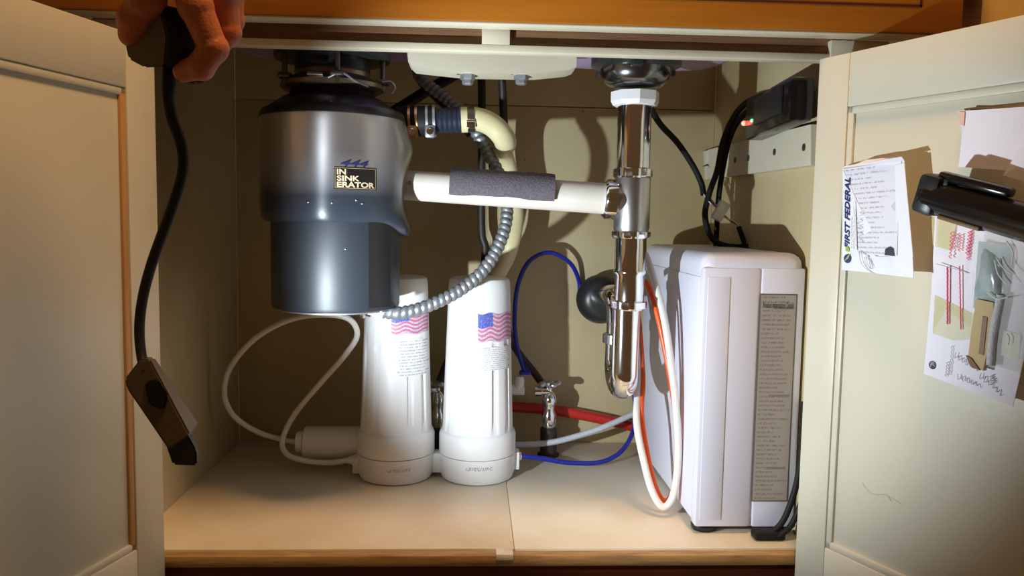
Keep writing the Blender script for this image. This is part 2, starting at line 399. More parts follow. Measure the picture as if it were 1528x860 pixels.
dl = make_door(LDr, 'door_1', (188, 131), (206, 820), 'left cream cabinet door swung open, panelled, warm lit', 'bead')
dr = make_door(RDr, 'door_2', (1262, 160), (1232, 818), 'right cream cabinet door swung open with papers taped to it', 'doorpaint')

for pts in ([(1287, 721), (1296, 733), (1308, 738), (1322, 738), (1330, 748)], [(1322, 738), (1345, 752)]):
    MB().tube([RDr.pt(a_, b_, -.0045) for a_, b_ in pts], .0006, 6, 5).build('scuff_mark', 'scuff', dr)
# ------------------------------------------------------------------ rails and screws on the right wall
rail = thing('wall_batten', WX(1100, 268, XR), 'cream batten with screw heads along the right side wall', 'batten')
def quadbox(pts, off, name, m, parent, bev=0): return MB().prism(pts, off).build(name, m, parent)
quadbox([WX(1066, 268, XR-.0005), WX(1225, 247, XR-.0005), WX(1225, 186, XR-.0005), WX(1066, 224, XR-.0005)], (-.012, 0, 0), 'board', 'cream', rail)
for (px, py) in ((1097, 239), (1117, 236), (1156, 227), (1200, 220)):
    c = WX(px, py, XR-.0125); MB().lathe([(.0045, 0), (.0045, .001), (.002, .0018)], c, (-1, 0, 0), 12).build('screw', 'screw', rail)
rb = thing('batten_end', P(1057, 268, DEP), 'short cream batten end on the back panel by the corner', 'batten')
quadbox([P(1051, 268, DEP-.0005), P(1066, 268, DEP-.0005), P(1064, 224, DEP-.0005), P(1049, 226, DEP-.0005)], (0, -.01, 0), 'board', 'cream', rb)
MB().tube([P(1050, 248, DEP-.011), P(1056, 247, DEP-.018), P(1058, 252, DEP-.018)], .0012, 6, 4).build('hook', 'screw', rb)

# ================================================================== sink underside
zsk = .600
def bowl(xa, xb, label):
    r = thing('sink_bowl', ((xa+xb)/2, .15, zsk), label, 'sink', 'sink bowls')
    a, b, cxx, cyy = (xb-xa)/2, .125, (xa+xb)/2, .15
    lev = [(0, 0), (.55, 0), (.84, .0005), (.92, .004), (.965, .011), (.985, .022), (1, .04), (1.01, .14)]; sg = 64; vs = []; fc = []
    for f, dz in lev:
        for i in range(sg):
            t = 2*PI*i/sg; cs, sn = math.cos(t), math.sin(t); q = (abs(cs)**4.5+abs(sn)**4.5)**(-1/4.5)
            vs.append(Vector((cxx+a*f*q*cs, cyy+b*f*q*sn, zsk+dz)))
    for j in range(len(lev)-1):
        for i in range(sg): fc.append((j*sg+i, j*sg+(i+1) % sg, (j+1)*sg+(i+1) % sg, (j+1)*sg+i))
    MB().add(vs, fc).build('basin', 'sink', r)
    return r
xl0, xl1 = P(338, 100, .2).x, P(640, 100, .2).x
xr0, xr1 = P(800, 100, .2).x, P(1095, 100, .2).x
bowl(xl0, xl1, 'lavender underside of sink bowl above the garbage disposal')
bowl(xr0, xr1, 'lavender underside of sink bowl above the chrome drain')
# cream bridge with two bolts under the bowls
YB = .10
br = thing('sink_bridge', P(735, 108, YB), 'cream bridge block hanging between the sink bowls', 'bracket')
loop = [P(607, 70, YB), P(609, 92, YB), P(617, 99, YB), P(690, 107, YB), P(800, 109, YB), P(850, 104, YB), P(860, 100, YB), P(861, 70, YB)]
MB().prism(loop, (0, .05, 0)).build('block', 'cream', br)
for px in (698, 778):
    bo = MB().lathe([(.0, 0), (.012, 0), (.013, .001), (.013, .004), (.008, .005)], P(px, 103, YB+.02), (0, 0, -1), 24).build('washer', 'satin', br)
    MB().lathe([(.0095, 0), (.0095, .010), (.0088, .012), (.007, .0125), (.007, .0165), (.0055, .018)], P(px, 105, YB+.02), (0, 0, -1), 6).build('bolt', 'steel', br)
    MB().lathe([(.0025, 0), (.0025, .006)], P(px-14, 104, YB+.012), (0, 0, -1), 10).build('stud', 'chrome', br)

# ================================================================== garbage disposal
YD = .14
cx = P(497, 300, YD).x
def zD(py, Y=YD): return P(497, py, Y).z
R_ = 103*mpp(YD)
gd = thing('garbage_disposal', (cx, YD, zD(455)), 'silver and navy garbage disposal hanging under the left sink bowl', 'disposal')
zt_, zb_ = zD(178), zD(331)
TH0 = math.radians(12)
def bulge(t): return max(0, math.cos(t-TH0))**7
def modu(r, z, t):
    b = bulge(t); k = max(0, min(1, (zt_-z)/(zt_-zb_)))
    sw = .012*math.exp(-((k-.28)/.2)**2)+.013*math.exp(-((k-1.02)/.16)**2)
    return r+b*sw*(1 if r > R_*.6 else 0), z-.017*b*max(0, k-.6)/.4
Hb = zt_-zb_
prof = [(R_*.93, zt_+.006), (R_*.985, zt_+.002), (R_, zt_-.004)]+[(R_, zt_-.004-(Hb-.022)*i/14) for i in range(1, 15)]+[(R_*.995, zb_+.012), (R_*.975, zb_+.004), (R_*.93, zb_), (R_*.86, zb_-.0015)]
silver = silver_fade(zb_+.012-zD(455), zt_-zD(455))
MB().lathe(prof, (cx, YD, 0), seg=96, mod=modu).build('upper_shell', silver, gd)
# dark rim and sloping top
MB().lathe([(R_*.972, zt_+.004), (R_*.95, zt_+.0075), (R_*.94, zt_+.0085), (R_*.70, zD(150)), (R_*.66, zD(148)), (R_*.60, zD(146))], (cx, YD, 0), seg=64).build('top_shell', 'darkshell', gd)
MB().lathe([(R_*.985, zt_-.003), (R_*1.004, zt_-.001), (R_*.985, zt_+.006), (R_*.95, zt_+.009)], (cx, YD, 0), seg=64, mod=modu).build('rim', 'black', gd)
# neck, mounting ring with lugs, bolts
MB().lathe([(R_*.62, zD(150)), (R_*.58, zD(140)), (R_*.58, zD(128))], (cx, YD, 0), seg=48).build('rubber_collar', 'rubber', gd)
MB().lathe([(R_*.68, zD(137)), (R_*.72, zD(134)), (R_*.72, zD(128)), (R_*.64, zD(122)), (R_*.52, zD(116)), (R_*.52, zD(108))], (cx, YD, 0), seg=48).build('mounting_ring', 'brownmetal', gd)
MB().lathe([(R_*.52, zD(110)), (R_*.52, zD(92)), (R_*.80, zD(90)), (R_*.80, zD(80)), (R_*.5, zD(79)), (R_*.5, zsk+.003)], (cx, YD, 0), seg=48).build('flange', 'flange', gd)
for t in (math.radians(-145), math.radians(-75), math.radians(0), math.radians(120)):
    c = Vector((cx+math.cos(t)*R_*.7, YD+math.sin(t)*R_*.7, 0))
    MB().tube([c+Vector((0, 0, zD(136))), c+Vector((0, 0, zD(82)))], .0032, 10).build('bolt', 'darkmetal', gd)
    MB().box(c+Vector((-.008, -.008, zD(126))), c+Vector((.008, .008, zD(118))), .002).build('lug', 'darkmetal', gd)
tt = math.radians(-97)
c = Vector((cx+math.cos(tt)*R_*.74, YD+math.sin(tt)*R_*.74, zD(112, YD-.06)))
MB().tube([c+Vector((-.010, 0, 0)), c+Vector((.008, 0, 0))], .0028, 10).build('lock_pin', 'chrome', gd)
MB().tube([c+Vector((.014, .0, -.004)), c+Vector((.03, 0, .002)), c+Vector((.045, .012, -.006)), c+Vector((.058, .025, -.01))], .0014, 8).build('wire_clip', 'steel', gd)
c = P(578, 131, YD-.02)
MB().tube([c+Vector((-.006, 0, .006)), c+Vector((.004, 0, .007)), c+Vector((.009, 0, 0)), c+Vector((.005, 0, -.007))], .0018, 8).build('hook', 'steel', gd)
cz = Vector((cx+.002, YD-R_*.84, zD(155, YD-R_*.84)))
MB().tube([cz+Vector((-.012, 0, .0015)), cz+Vector((.0, 0, 0))], .002, 8).build('tab', 'chrome', gd)
MB().ball(cz+Vector((.008, -.001, 0)), .005, 10).build('knob', 'darkmetal', gd)
# lower motor can
zl = zD(456); Rl = 93*mpp(YD)
MB().lathe([(0, zl-.002), (Rl*.92, zl-.002), (Rl*.985, zl), (Rl, zl+.004), (Rl, zb_+.004)], (cx+.004, YD, 0), seg=72).build('motor_can', 'navy', gd)
MB().lathe([(Rl*.90, zl-.004), (Rl*.90, zl-.0005)], (cx+.004, YD, 0), seg=48).build('bottom_plate', 'steel', gd)
def cyl(R, org, z, dx, off=.0006):   # point on a cylinder front at sideways offset dx
    t = dx/R; return Vector((org[0]+math.sin(t)*(R+off), org[1]-math.cos(t)*(R+off), z))
# black band down the right side of the can
def band(u, v):
    t = math.radians(38+26*u); return Vector((cx+.004+math.sin(t)*(Rl+.0008), YD-math.cos(t)*(Rl+.0008), zl+.004+(zb_-zl-.004)*v))
MB().grid(band, 10, 2).build('side_band', 'black', gd)
# specks of old putty
for (px, py) in ((510, 372), (461, 302), (495, 303), (534, 299), (546, 304)):
    on = YD-Rl if py > 340 else YD-R_
    p = P(px, py, on+.004); d = (p-Vector((cx, YD, p.z))); d = d.normalized()*((Rl if py > 340 else R_)+.0004)
    MB().ball(Vector((cx+(.004 if py > 340 else 0), YD, p.z))+d, (.0018, .0008, .0010), 8).build('putty_speck', 'satin', gd)
# label
def wrap(px0, px1, py0, py1, off):
    Rr = R_
    xa = math.asin(max(-1, min(1, (P(px0, py0, YD-R_*.95).x-cx)/R_)))*R_; xb_ = math.asin((P(px1, py0, YD-R_*.95).x-cx)/R_)*R_
    za, zb2 = P(px0, py1, YD-R_*.96).z, P(px0, py0, YD-R_*.96).z
    return lambda u, v: cyl(Rr, (cx, YD), za+(zb2-za)*v, xa+(xb_-xa)*u, off)
MB().grid(wrap(499, 558, 249, 282, .0007), 10, 2).build('brand_plate', 'labelblack', gd)
bw_ = wrap(500.2, 556.8, 250.2, 280.8, .0009)
def bar(fn, u0, u1, v0, v1): return MB().grid(lambda u, v: fn(u0+(u1-u0)*u, v0+(v1-v0)*v), 8, 1)
for q in ((0, 1, 0, .02), (0, 1, .98, 1), (0, .010, 0, 1), (.990, 1, 0, 1)):
    bar(bw_, *q).build('plate_border', 'bagpart', gd)
lettering('IN', wrap(503, 516, 252, 260.5, .0010), 'lettering', 'labelcream', gd, 0, .035)
lettering('SINK', wrap(503, 535, 261.5, 270, .0010), 'lettering', 'labelcream', gd, 0, .035)
lettering('ERATOR', wrap(503, 555, 271, 279.5, .0010), 'lettering', 'labelcream', gd, 0, .035)
lettering('444', wrap(508, 548, 238, 248.5, .0010), 'lettering', 'navyink', gd, .35, .012)
# conduit connector under the can
MB().lathe([(.012, 0), (.012, .004), (.0085, .006), (.0085, .012)], P(553, 461, YD-.01)+Vector((-.01, 0, 0)), (.9, -.1, -.18), 20).build('conduit_connector', 'satin', gd)
MB().prism([P(522, 456, YD-.04), P(560, 457, YD-.04), P(572, 463, YD-.04), P(560, 472, YD-.04), P(545, 468, YD-.04)], (0, .04, 0)).build('wiring_cover', 'white', gd)

# ================================================================== drain pipe between disposal and tee
YP = .15; YT0 = .12
pa, pb = P(598, 276, .178), P(908, 297, YT0); rp = 22.5*mpp(YP)
wp = thing('drain_pipe', (pa+pb)/2, 'white plastic drain pipe running from the disposal to the chrome tee', 'pipe')
MB().tube([pa, pb], rp, 40, smooth=False).build('pipe', 'pvc', wp)
ax = (pb-pa).normalized()
fu = Vector((0, -1, 0)); fup = ax.cross(fu).normalized()*-1
if fup.z < 0: fup = -fup
def onpipe(s, th, R): return pa+ax*s+(fup*math.cos(th)+fu*math.sin(th))*R
sx = (P(602.5, 276, YP)-pa).dot(ax)
lettering('40', lambda a, b: onpipe(sx-.001+.0045*(1-b), PI/2-.15+(.25)*(a-.5), rp+.0008), 'lettering', 'darkink', wp)
MB().lathe([(rp*1.08, -.006), (rp*1.08, .004)], pa+ax*.0, ax, 40).build('gasket', 'rubber', wp)
fs = thing('foam_sleeve', P(746, 275, YP), 'grey foam sleeve wrapped over the top of the white drain pipe', 'foam')
s0, s1 = (P(667, 281, YP)-pa).dot(ax), (P(827, 290, YP)-pa).dot(ax)
mb = MB(); na, ns = 26, 20; vs = []; fc = []
for k, R in ((0, rp+.001), (1, rp+.0075)):
    for j in range(ns+1):
        for i in range(na+1):
            jag = .02*math.sin(j*.9)+.03*math.sin(j*.37+1)
            th = -1.75+(1.75+1.88+jag)*i/na
            vs.append(onpipe(s0+(s1-s0)*j/ns, th, R+(0 if k == 0 else .0005*math.sin(j*2.1+i))))
K = (na+1)*(ns+1)
for j in range(ns):
    for i in range(na):
        a = j*(na+1)+i; fc += [(a, a+1, a+na+2, a+na+1), (K+a, K+a+na+1, K+a+na+2, K+a+1)]
for j in range(ns):
    for i in (0, na):
        a = j*(na+1)+i; fc.append((a, a+na+1, K+a+na+1, K+a))
for i in range(na):
    for j in (0, ns):
        a = j*(na+1)+i; fc.append((a, a+1, K+a+1, K+a))
mb.add(vs, fc).build('sleeve', 'foam', fs)

# ================================================================== chrome drain and trap
YT = .12
def zT(py): return P(944, py, YT).z
tp = lambda px, py: P(px, py, YT)
ct = P(946, 200, YT); k = mpp(YT)
ds = thing('sink_drain', (ct.x, YT, zT(345)), 'chrome sink drain tailpiece with white nut, tee and trap', 'drain')
axd = (P(940, 450, YT)-P(950, 150, YT)); axd = Vector((0, 0, -1))
def lat(prof, name, m, x=ct.x, seg=40): return MB().lathe([(r*k, zT(y)) for r, y in prof], (x, YT, 0), seg=seg).build(name, m, ds)
lat([(34, 80), (66, 84), (66, 99), (60, 102), (54, 104)], 'rubber_flange', 'flange', seg=48)
lat([(52, 92), (52, 112), (47, 122), (38, 130), (27, 132)], 'strainer_cup', 'darkchrome', seg=48)
for t in (-100, 20, 140):
    q = Vector((ct.x+math.cos(math.radians(t))*58*k, YT+math.sin(math.radians(t))*58*k, zT(100)))
    MB().box(q-Vector((.007, .007, .008)), q+Vector((.007, .007, .012)), .002).build('flange_lug', 'flange', ds)
MB().lathe([(27*k, zT(136)), (36*k, zT(138)), (36*k, zT(152)), (33*k, zT(158)), (27*k, zT(159))], (ct.x, YT, 0), seg=8).build('slip_nut', 'white', ds, angle=25)
lat([(25, 150), (25, 258)], 'tailpiece', 'chrome')
def nut(py, h, r, name='slip_nut', m='chrome', x=ct.x):
    return MB().lathe([(r*.84*k, zT(py-h)), (r*k, zT(py-h+2)), (r*1.0*k, zT(py+h-3)), (r*.9*k, zT(py+h)), (r*.8*k, zT(py+h))], (x, YT, 0), seg=48,
                      mod=lambda rr, z, t: (rr*(1+.03*math.cos(8*t)) if rr > r*.95*k else rr, z)).build(name, m, ds)
nut(259, 8, 29)
lat([(26, 264), (27, 268), (27, 340), (25, 346)], 'tee_body', 'satin')
te = P(944, 300, YT)
MB().lathe([(24*k, 0), (24*k, .028), (22*k, .030)], Vector((ct.x, YT, te.z)), (-1, 0, .06), 40).build('tee_branch', 'satin', ds)
MB().lathe([(23*k, .020), (29*k, .022), (29*k, .034), (26*k, .037), (23*k, .037)], Vector((ct.x, YT, te.z)), (-1, 0, .06), 40,
           mod=lambda rr, z, t: (rr*(1+.03*math.cos(8*t)) if rr > 28*k else rr, z)).build('branch_nut', 'chrome', ds)
nut(350, 6, 29)
lat([(23.5, 352), (23.5, 402), (25, 404), (25, 408), (22.5, 411), (22.5, 452)], 'trap_arm', 'chrome')
nut(455, 7, 27)
# J-bend: front leg down, U, rear leg up, then back to the wall
zU = zT(553); rU = .045; rt = 21*k
x0 = ct.x-.003
pts = [Vector((x0, YT, zT(450))), Vector((x0, YT, zT(490))), Vector((x0, YT, zU))]
for i in range(1, 12):
    a = PI*i/12; pts.append(Vector((x0+.007*i/12, YT+rU-rU*math.cos(a), zU-rU*math.sin(a)*.62)))
yr = YT+2*rU; x1 = x0+.007
pts += [Vector((x1, yr, zU)), Vector((x1, yr, P(912, 505, yr).z))]
MB().tube(pts, rt, 32, 4).build('trap_bend', 'chrome', ds)
zr = P(910, 505, yr).z
MB().lathe([(rt*.95, -.008), (rt*1.2, -.006), (rt*1.2, .006), (rt*.95, .008)], (x1, yr, zr), (0, 0, 1), 40,
           mod=lambda rr, z, t: (rr*(1+.03*math.cos(8*t)) if rr > 1.1*rt else rr, z)).build('trap_nut', 'satin', ds)
wf = P(891, 443, DEP)
zc = P(905, 440, yr+.06).z
MB().tube([Vector((x1, yr, zr)), Vector((x1, yr, zc-.035)), Vector((x1, yr+.010, zc-.010)), Vector((x1-.002, yr+.035, zc)), Vector((wf.x, DEP, wf.z))], rt*.95, 32, 8).build('wall_tube', 'chrome', ds)
MB().lathe([(.024, .0), (.0205, .004), (.0205, .022), (.036, .030), (.041, .036), (.041, .042), (.036, .052), (.028, .060), (rt, .062)], Vector((wf.x, DEP-.0006, wf.z)), (0, -1, 0), 48).build('wall_escutcheon', 'flange', ds)

# ================================================================== countertop style twin filter
YF = .275
def twin(pxc, name):
    return P(pxc, 690, YF)
c1, c2 = P(591, 690, YF), P(712, 690, YF)
kf = mpp(YF)
zbF = .0006
tf = thing('water_filter', ((c1.x+c2.x)/2, YF, 0), 'white twin canister water filter standing on the shelf', 'water filter')
rb0 = 58*kf
zring = P(650, 690, YF-rb0).z; zcol = P(650, 655, YF-rb0).z; ztopF = P(712, 416, YF-.03).z
for c in (c1, c2):
    ba = MB().lathe([(rb0*.80, zbF), (rb0*.93, zbF+.001), (rb0*.985, zbF+.010), (rb0, zring-.001), (rb0*.985, zring)], (c.x, YF, 0), seg=64).build('base_drum', 'white', tf)
    MB().lathe([(rb0*.97, zring+.0008), (rb0*1.0, zring+.0015), (rb0*1.0, zcol-.006), (rb0*.96, zcol), (rb0*.9, zcol+.002)], (c.x, YF, 0), seg=64).build('collar', 'white', tf)
H0, H1 = zcol, ztopF
def housing(c, flip):
    r0_, r1_ = 53.5*kf, 46*kf
    n = 22; prof = []
    for i in range(n+1):
        t = i/n; prof.append((r0_+(r1_-r0_)*t**.95, H0+(H1-.012-H0)*t))
    prof += [(r1_*.99, H1-.006), (r1_*.955, H1-.0018), (r1_*.88, H1), (0, H1+.0005)]
    def md(r, z, t):
        if z > H0+.006 and z < H0+(H1-H0)*.62 and r > .02:
            # shallow vertical flutes on the lower part
            g = 0
            for t0 in (-150, -118, -62, -34, 30, 90, 150):
                dd = (math.degrees(t)-t0+180) % 360-180
                if abs(dd) < 5: g = .0034*min(1, (z-H0-.006)/.01)*min(1, (H0+(H1-H0)*.62-z)/.02)
            r -= g
        return r, z
    return MB().lathe(prof, (c.x, YF, 0), seg=144, mod=md).build('canister', 'white', tf), (r0_, r1_)
h1, rr = housing(c1, 0); h2, rr = housing(c2, 0)
# bridge, ports, fittings
MB().box((c1.x+rb0*.8, YF-.012, .006), (c2.x-rb0*.8, YF+.014, zring-.001), .003).build('bridge', 'white', tf)
MB().box((c1.x-rb0-.006, YF-.012, P(530, 704, YF).z), (c1.x-rb0*.8, YF+.012, P(530, 680, YF).z), .002).build('port_block', 'white', tf)
MB().box((c2.x+rb0*.8, YF-.012, P(768, 698, YF).z), (c2.x+rb0+.006, YF+.012, P(768, 672, YF).z), .002).build('port_block', 'white', tf)
pl, pr = P(524, 687, YF), P(776, 681, YF)
MB().lathe([(.0075, 0), (.0075, .006), (.006, .008), (.006, .012)], pl+Vector((.008, 0, 0)), (-1, 0, 0), 20).build('tube_fitting', 'white', tf)
MB().lathe([(.0075, 0), (.0075, .006), (.006, .008), (.006, .012)], pr+Vector((-.010, 0, 0)), (1, 0, 0), 20).build('tube_fitting', 'white', tf)
# decals on canisters
def flag_mat():
    mt, N, L, b = nt('flag_print'); b.inputs['Roughness'].default_value = .5
    uv = N.new('ShaderNodeUVMap'); sp = N.new('ShaderNodeSeparateXYZ'); L.new(uv.outputs[0], sp.inputs[0]); U, V = sp.outputs[0], sp.outputs[1]
    wob = math_(N, L, 'MULTIPLY', math_(N, L, 'SINE', math_(N, L, 'MULTIPLY', U, 13)), .025)
    fr_ = math_(N, L, 'FRACT', math_(N, L, 'MULTIPLY', math_(N, L, 'ADD', V, wob), 6.5))
    st = math_(N, L, 'GREATER_THAN', fr_, .45)
    can = math_(N, L, 'MULTIPLY', math_(N, L, 'LESS_THAN', U, .44), math_(N, L, 'GREATER_THAN', V, .50))
    nz = N.new('ShaderNodeTexNoise'); nz.inputs['Scale'].default_value = 26; L.new(uv.outputs[0], nz.inputs['Vector'])
    m1 = N.new('ShaderNodeMix'); m1.data_type = 'RGBA'; L.new(st, m1.inputs[0]); m1.inputs[6].default_value = S(214, 202, 224); m1.inputs[7].default_value = S(214, 122, 140)
    sp2 = math_(N, L, 'GREATER_THAN', nz.outputs['Fac'], .56)
    m2 = N.new('ShaderNodeMix'); m2.data_type = 'RGBA'; L.new(sp2, m2.inputs[0]); m2.inputs[6].default_value = S(72, 90, 178); m2.inputs[7].default_value = S(150, 165, 225)
    m3 = N.new('ShaderNodeMix'); m3.data_type = 'RGBA'; L.new(can, m3.inputs[0]); L.new(m1.outputs[2], m3.inputs[6]); L.new(m2.outputs[2], m3.inputs[7])
    m4 = N.new('ShaderNodeMix'); m4.data_type = 'RGBA'; L.new(math_(N, L, 'MULTIPLY', math_(N, L, 'GREATER_THAN', nz.outputs['Fac'], .53), .38), m4.inputs[0])
    L.new(m3.outputs[2], m4.inputs[6]); m4.inputs[7].default_value = S(110, 80, 150)
    L.new(m4.outputs[2], b.inputs['Base Color']); return mt
FL = flag_mat()
SP = printed('canister_small_print', S(236, 236, 236), S(150, 152, 160), 12, 14, 0, 1, .3, .45, .47, .4, centre=True, strength=.75)
def conepos(c, px0, px1, py0, py1, off, wave=0):
    def fn(u, v):
        px = px0+(px1-px0)*u; py = py1+(py0-py1)*v+wave*math.sin(u*13)
        zz = P(c_px(c), py, YF-.045).z
        t = (zz-H0)/(H1-.012-H0); r = rr[0]+(rr[1]-rr[0])*max(0, min(1, t))**.95+off
        xx = P(px, py, YF-.035).x-c.x; s_ = max(-.98, min(.98, xx/r)); 
        return Vector((c.x+r*s_, YF-r*math.sqrt(1-s_*s_), zz))
    return fn
def c_px(c): return 591 if c is c1 else 712
MB().grid(conepos(c1, 585, 644, 462, 499, .0006, 1.6), 20, 6).build('flag_print', FL, tf)
MB().grid(conepos(c2, 713, 764, 468, 510, .0006, 1.6), 20, 6).build('flag_print', FL, tf)
MB().grid(conepos(c1, 592, 640, 508, 562, .0005), 14, 6).build('small_print', SP, tf)
MB().grid(conepos(c2, 716, 762, 518, 553, .0005), 14, 6).build('small_print', SP, tf)
BP = printed('drum_print', S(236, 236, 236), S(150, 150, 156), 1, 16, 0, 1, .0, .7, .5, .4)
def drum(c, px0, px1, py0, py1):
    def fn(u, v):
        xx = P(px0+(px1-px0)*u, py0, YF-rb0).x-c.x; r = rb0*.995+.0006; s_ = xx/r
        return Vector((c.x+r*s_, YF-r*math.sqrt(1-s_*s_), P(px0, py1+(py0-py1)*v, YF-rb0).z))
    return fn
MB().grid(drum(c2, 695, 734, 697, 705), 10, 1).build('small_print', BP, tf)
MB().grid(drum(c1, 577, 612, 700, 707), 10, 1).build('small_print', BP, tf)

# inline cartridge and its white tube loop
YI = .31
ia, ib = P(444, 660, YI), P(548, 660, YI); ri = 24*mpp(YI)
ia.z = ib.z = max(ia.z, ri+.0015)
ic = thing('inline_filter', (ia+ib)/2-Vector((0, 0, ri)), 'white inline filter cartridge lying left of the twin canisters', 'filter')
Li = (ib-ia).length
MB().lathe([(ri*.45, .0), (ri*.55, .001), (ri*.55, .010), (ri*.92, .011), (ri, .014), (ri, Li-.012), (ri*.95, Li-.008), (ri*.5, Li-.007), (ri*.5, Li)], ia, (1, 0, 0), 48).build('body', 'white', ic)
MB().lathe([(ri*.62, -.001), (ri*.66, .002), (ri*.66, .009)], ia, (1, 0, 0), 24).build('end_nut', 'white', ic)
wt = MB().tube([pl+Vector((-.002, 0, 0)), P(490, 691, YF), P(450, 687, YF), P(426, 676, YF+.01), P(422, 655, YF+.02), P(440, 618, YF+.02), P(480, 570, YF), P(515, 530, YF-.02),
            P(533, 500, YF-.03), P(520, 476, YF-.04), P(480, 470, YF-.04), P(430, 478, YF-.03), P(380, 506, YF-.01), P(343, 550, YF+.01), P(335, 590, YF+.02), P(350, 622, YF+.02), P(385, 645, YI), P(425, 657, YI), P(446, 660, YI)],
           4.2*mpp(YF), 12, 8).build('tube_loop', 'tube')
tag(wt, 'thin white tube looping up left of the filter canisters', 'tube')

# ================================================================== shut-off valves at the back
YV = .375
def valve(px, label, full=True):
    p0 = P(px, 676, YV); x = p0.x; kv = mpp(YV)
    zf = lambda y: P(818, y, YV).z
    r = thing('shutoff_valve', (x, YV, 0), label, 'valve', 'shut-off valves on the floor')
    MB().lathe([(17*kv, .0005), (17*kv, .003), (13*kv, .004), (13*kv, zf(640)), (10*kv, zf(637))], (x, YV, 0), seg=28).build('riser_pipe', 'brownrub', r)
    MB().lathe([(9*kv, zf(640)), (11*kv, zf(632)), (11*kv, zf(618)), (8*kv, zf(612)), (10*kv, zf(604)), (11*kv, zf(596)), (8*kv, zf(588)), (4*kv, zf(584)), (4*kv, zf(576))], (x, YV, 0), seg=24).build('body', 'chrome', r)
    hz = zf(574)
    mb = MB().lathe([(5*kv, hz-.006), (8*kv, hz-.002), (8*kv, hz+.003), (4*kv, hz+.006)], (x, YV, 0), seg=18)
    for q in range(4):
        t = q*PI/2+.35; mb.ball(Vector((x+math.cos(t)*13*kv, YV+math.sin(t)*13*kv, hz+.001)), (.007, .007, .005), 10)
    mb.build('handle', 'satin', r)
    MB().lathe([(6*kv, 0), (6*kv, .012), (8*kv, .013), (8*kv, .024), (5*kv, .025)], Vector((x, YV, zf(584))), (-1, 0, 0), 20).build('outlet', 'chrome', r)
    return r
v1 = valve(818, 'chrome shut-off valve on the floor right of the filter canisters')
v2 = copy_tree(v1, None, (P(652, 676, YV).x-P(818, 676, YV).x, 0, .012)); v2['label'] = 'dark shut-off valve half hidden between the two filter canisters'
ORG[v2] = Vector(v2.location); v2.location.z = 0
# white saddle tee with blue clip
tx = P(786, 582, YV)
te_ = thing('saddle_tee', tx, 'white plastic tube tee with blue clip on the valve', 'fitting')
MB().lathe([(.008, 0), (.0085, .002), (.0085, .022), (.007, .026)], tx-Vector((.004, 0, .0)), (-1, 0, 0), 20).build('body', 'white', te_)
MB().lathe([(.0075, 0), (.0085, .002), (.0085, .016), (.006, .022)], tx+Vector((-.014, 0, 0)), (.1, 0, 1), 20).build('branch', 'white', te_)
q = P(784, 556, YV)
MB().box(q-Vector((.010, .006, .004)), q+Vector((.008, .006, .003)), .002).build('locking_clip', 'blue', te_)
MB().prism([q+Vector((-.002, -.003, .002)), q+Vector((.009, -.003, .000)), q+Vector((.001, -.003, .012))], (0, .006, 0)).build('clip_tab', 'blue', te_)

# ================================================================== tubes and hoses
def hose(name, pts, r, m, label, cat, seg=12, n=8, mod=None):
    o = MB().tube([P(*p) for p in pts], r, seg, n, mod=mod).build(name, m); return tag(o, label, cat)
hose('blue_tube', [(777, 681, YF), (805, 684, YF+.01), (850, 691, YF+.02), (900, 689, YF+.04), (932, 668, YF+.07), (947, 630, YF+.12), (943, 570, .42), (920, 498, .438), (904, 474, .443), (884, 470, .443), (866, 452, .443), (864, 420, .440), (850, 392, .42), (820, 377, .40), (790, 390, .39), (773, 425, .38), (768, 470, .375), (771, 515, .375), (783, 556, YV)],
     3.6*mpp(.32), 'blue', 'thin blue tube arching from the filter up to the valve', 'tube')
hose('braided_tube', [(700, 655, .37), (740, 662, .36), (770, 664, .36), (820, 661, .36), (865, 650, .365), (905, 636, .37), (945, 618, .385), (985, 600, .41)], 4.6*mpp(.36), 'braid', 'pale braided tube crossing the floor behind the filter', 'tube')
hose('red_hose', [(680, 604, .425), (730, 605, .425), (775, 608, .425), (830, 613, .425), (890, 624, .425), (950, 638, .425), (1000, 652, .425)], 8*mpp(.42), 'red', 'red hose running along the foot of the back panel', 'hose')
kc = mpp(.16)
PITCHC = .0086
def corr(r, s, t, L_):
    ph = (s/PITCHC+t/(2*PI)) % 1.0
    return r*(1.0-.24*(1-math.sin(PI*ph)**.7))
cpts = [(572, 466, .125), (600, 467, .125), (640, 456, .135), (690, 431, .15), (728, 395, .165), (750, 352, .18), (757, 312, .195), (752, 280, .21), (740, 250, .215), (716, 207, .225), (694, 172, .235), (665, 146, .25), (640, 128, .26), (622, 108, .27)]
hose('metal_conduit', cpts, 10*kc, 'steel', 'ribbed flexible grey metal conduit curving from the disposal underside', 'conduit', seg=16, mod=corr)
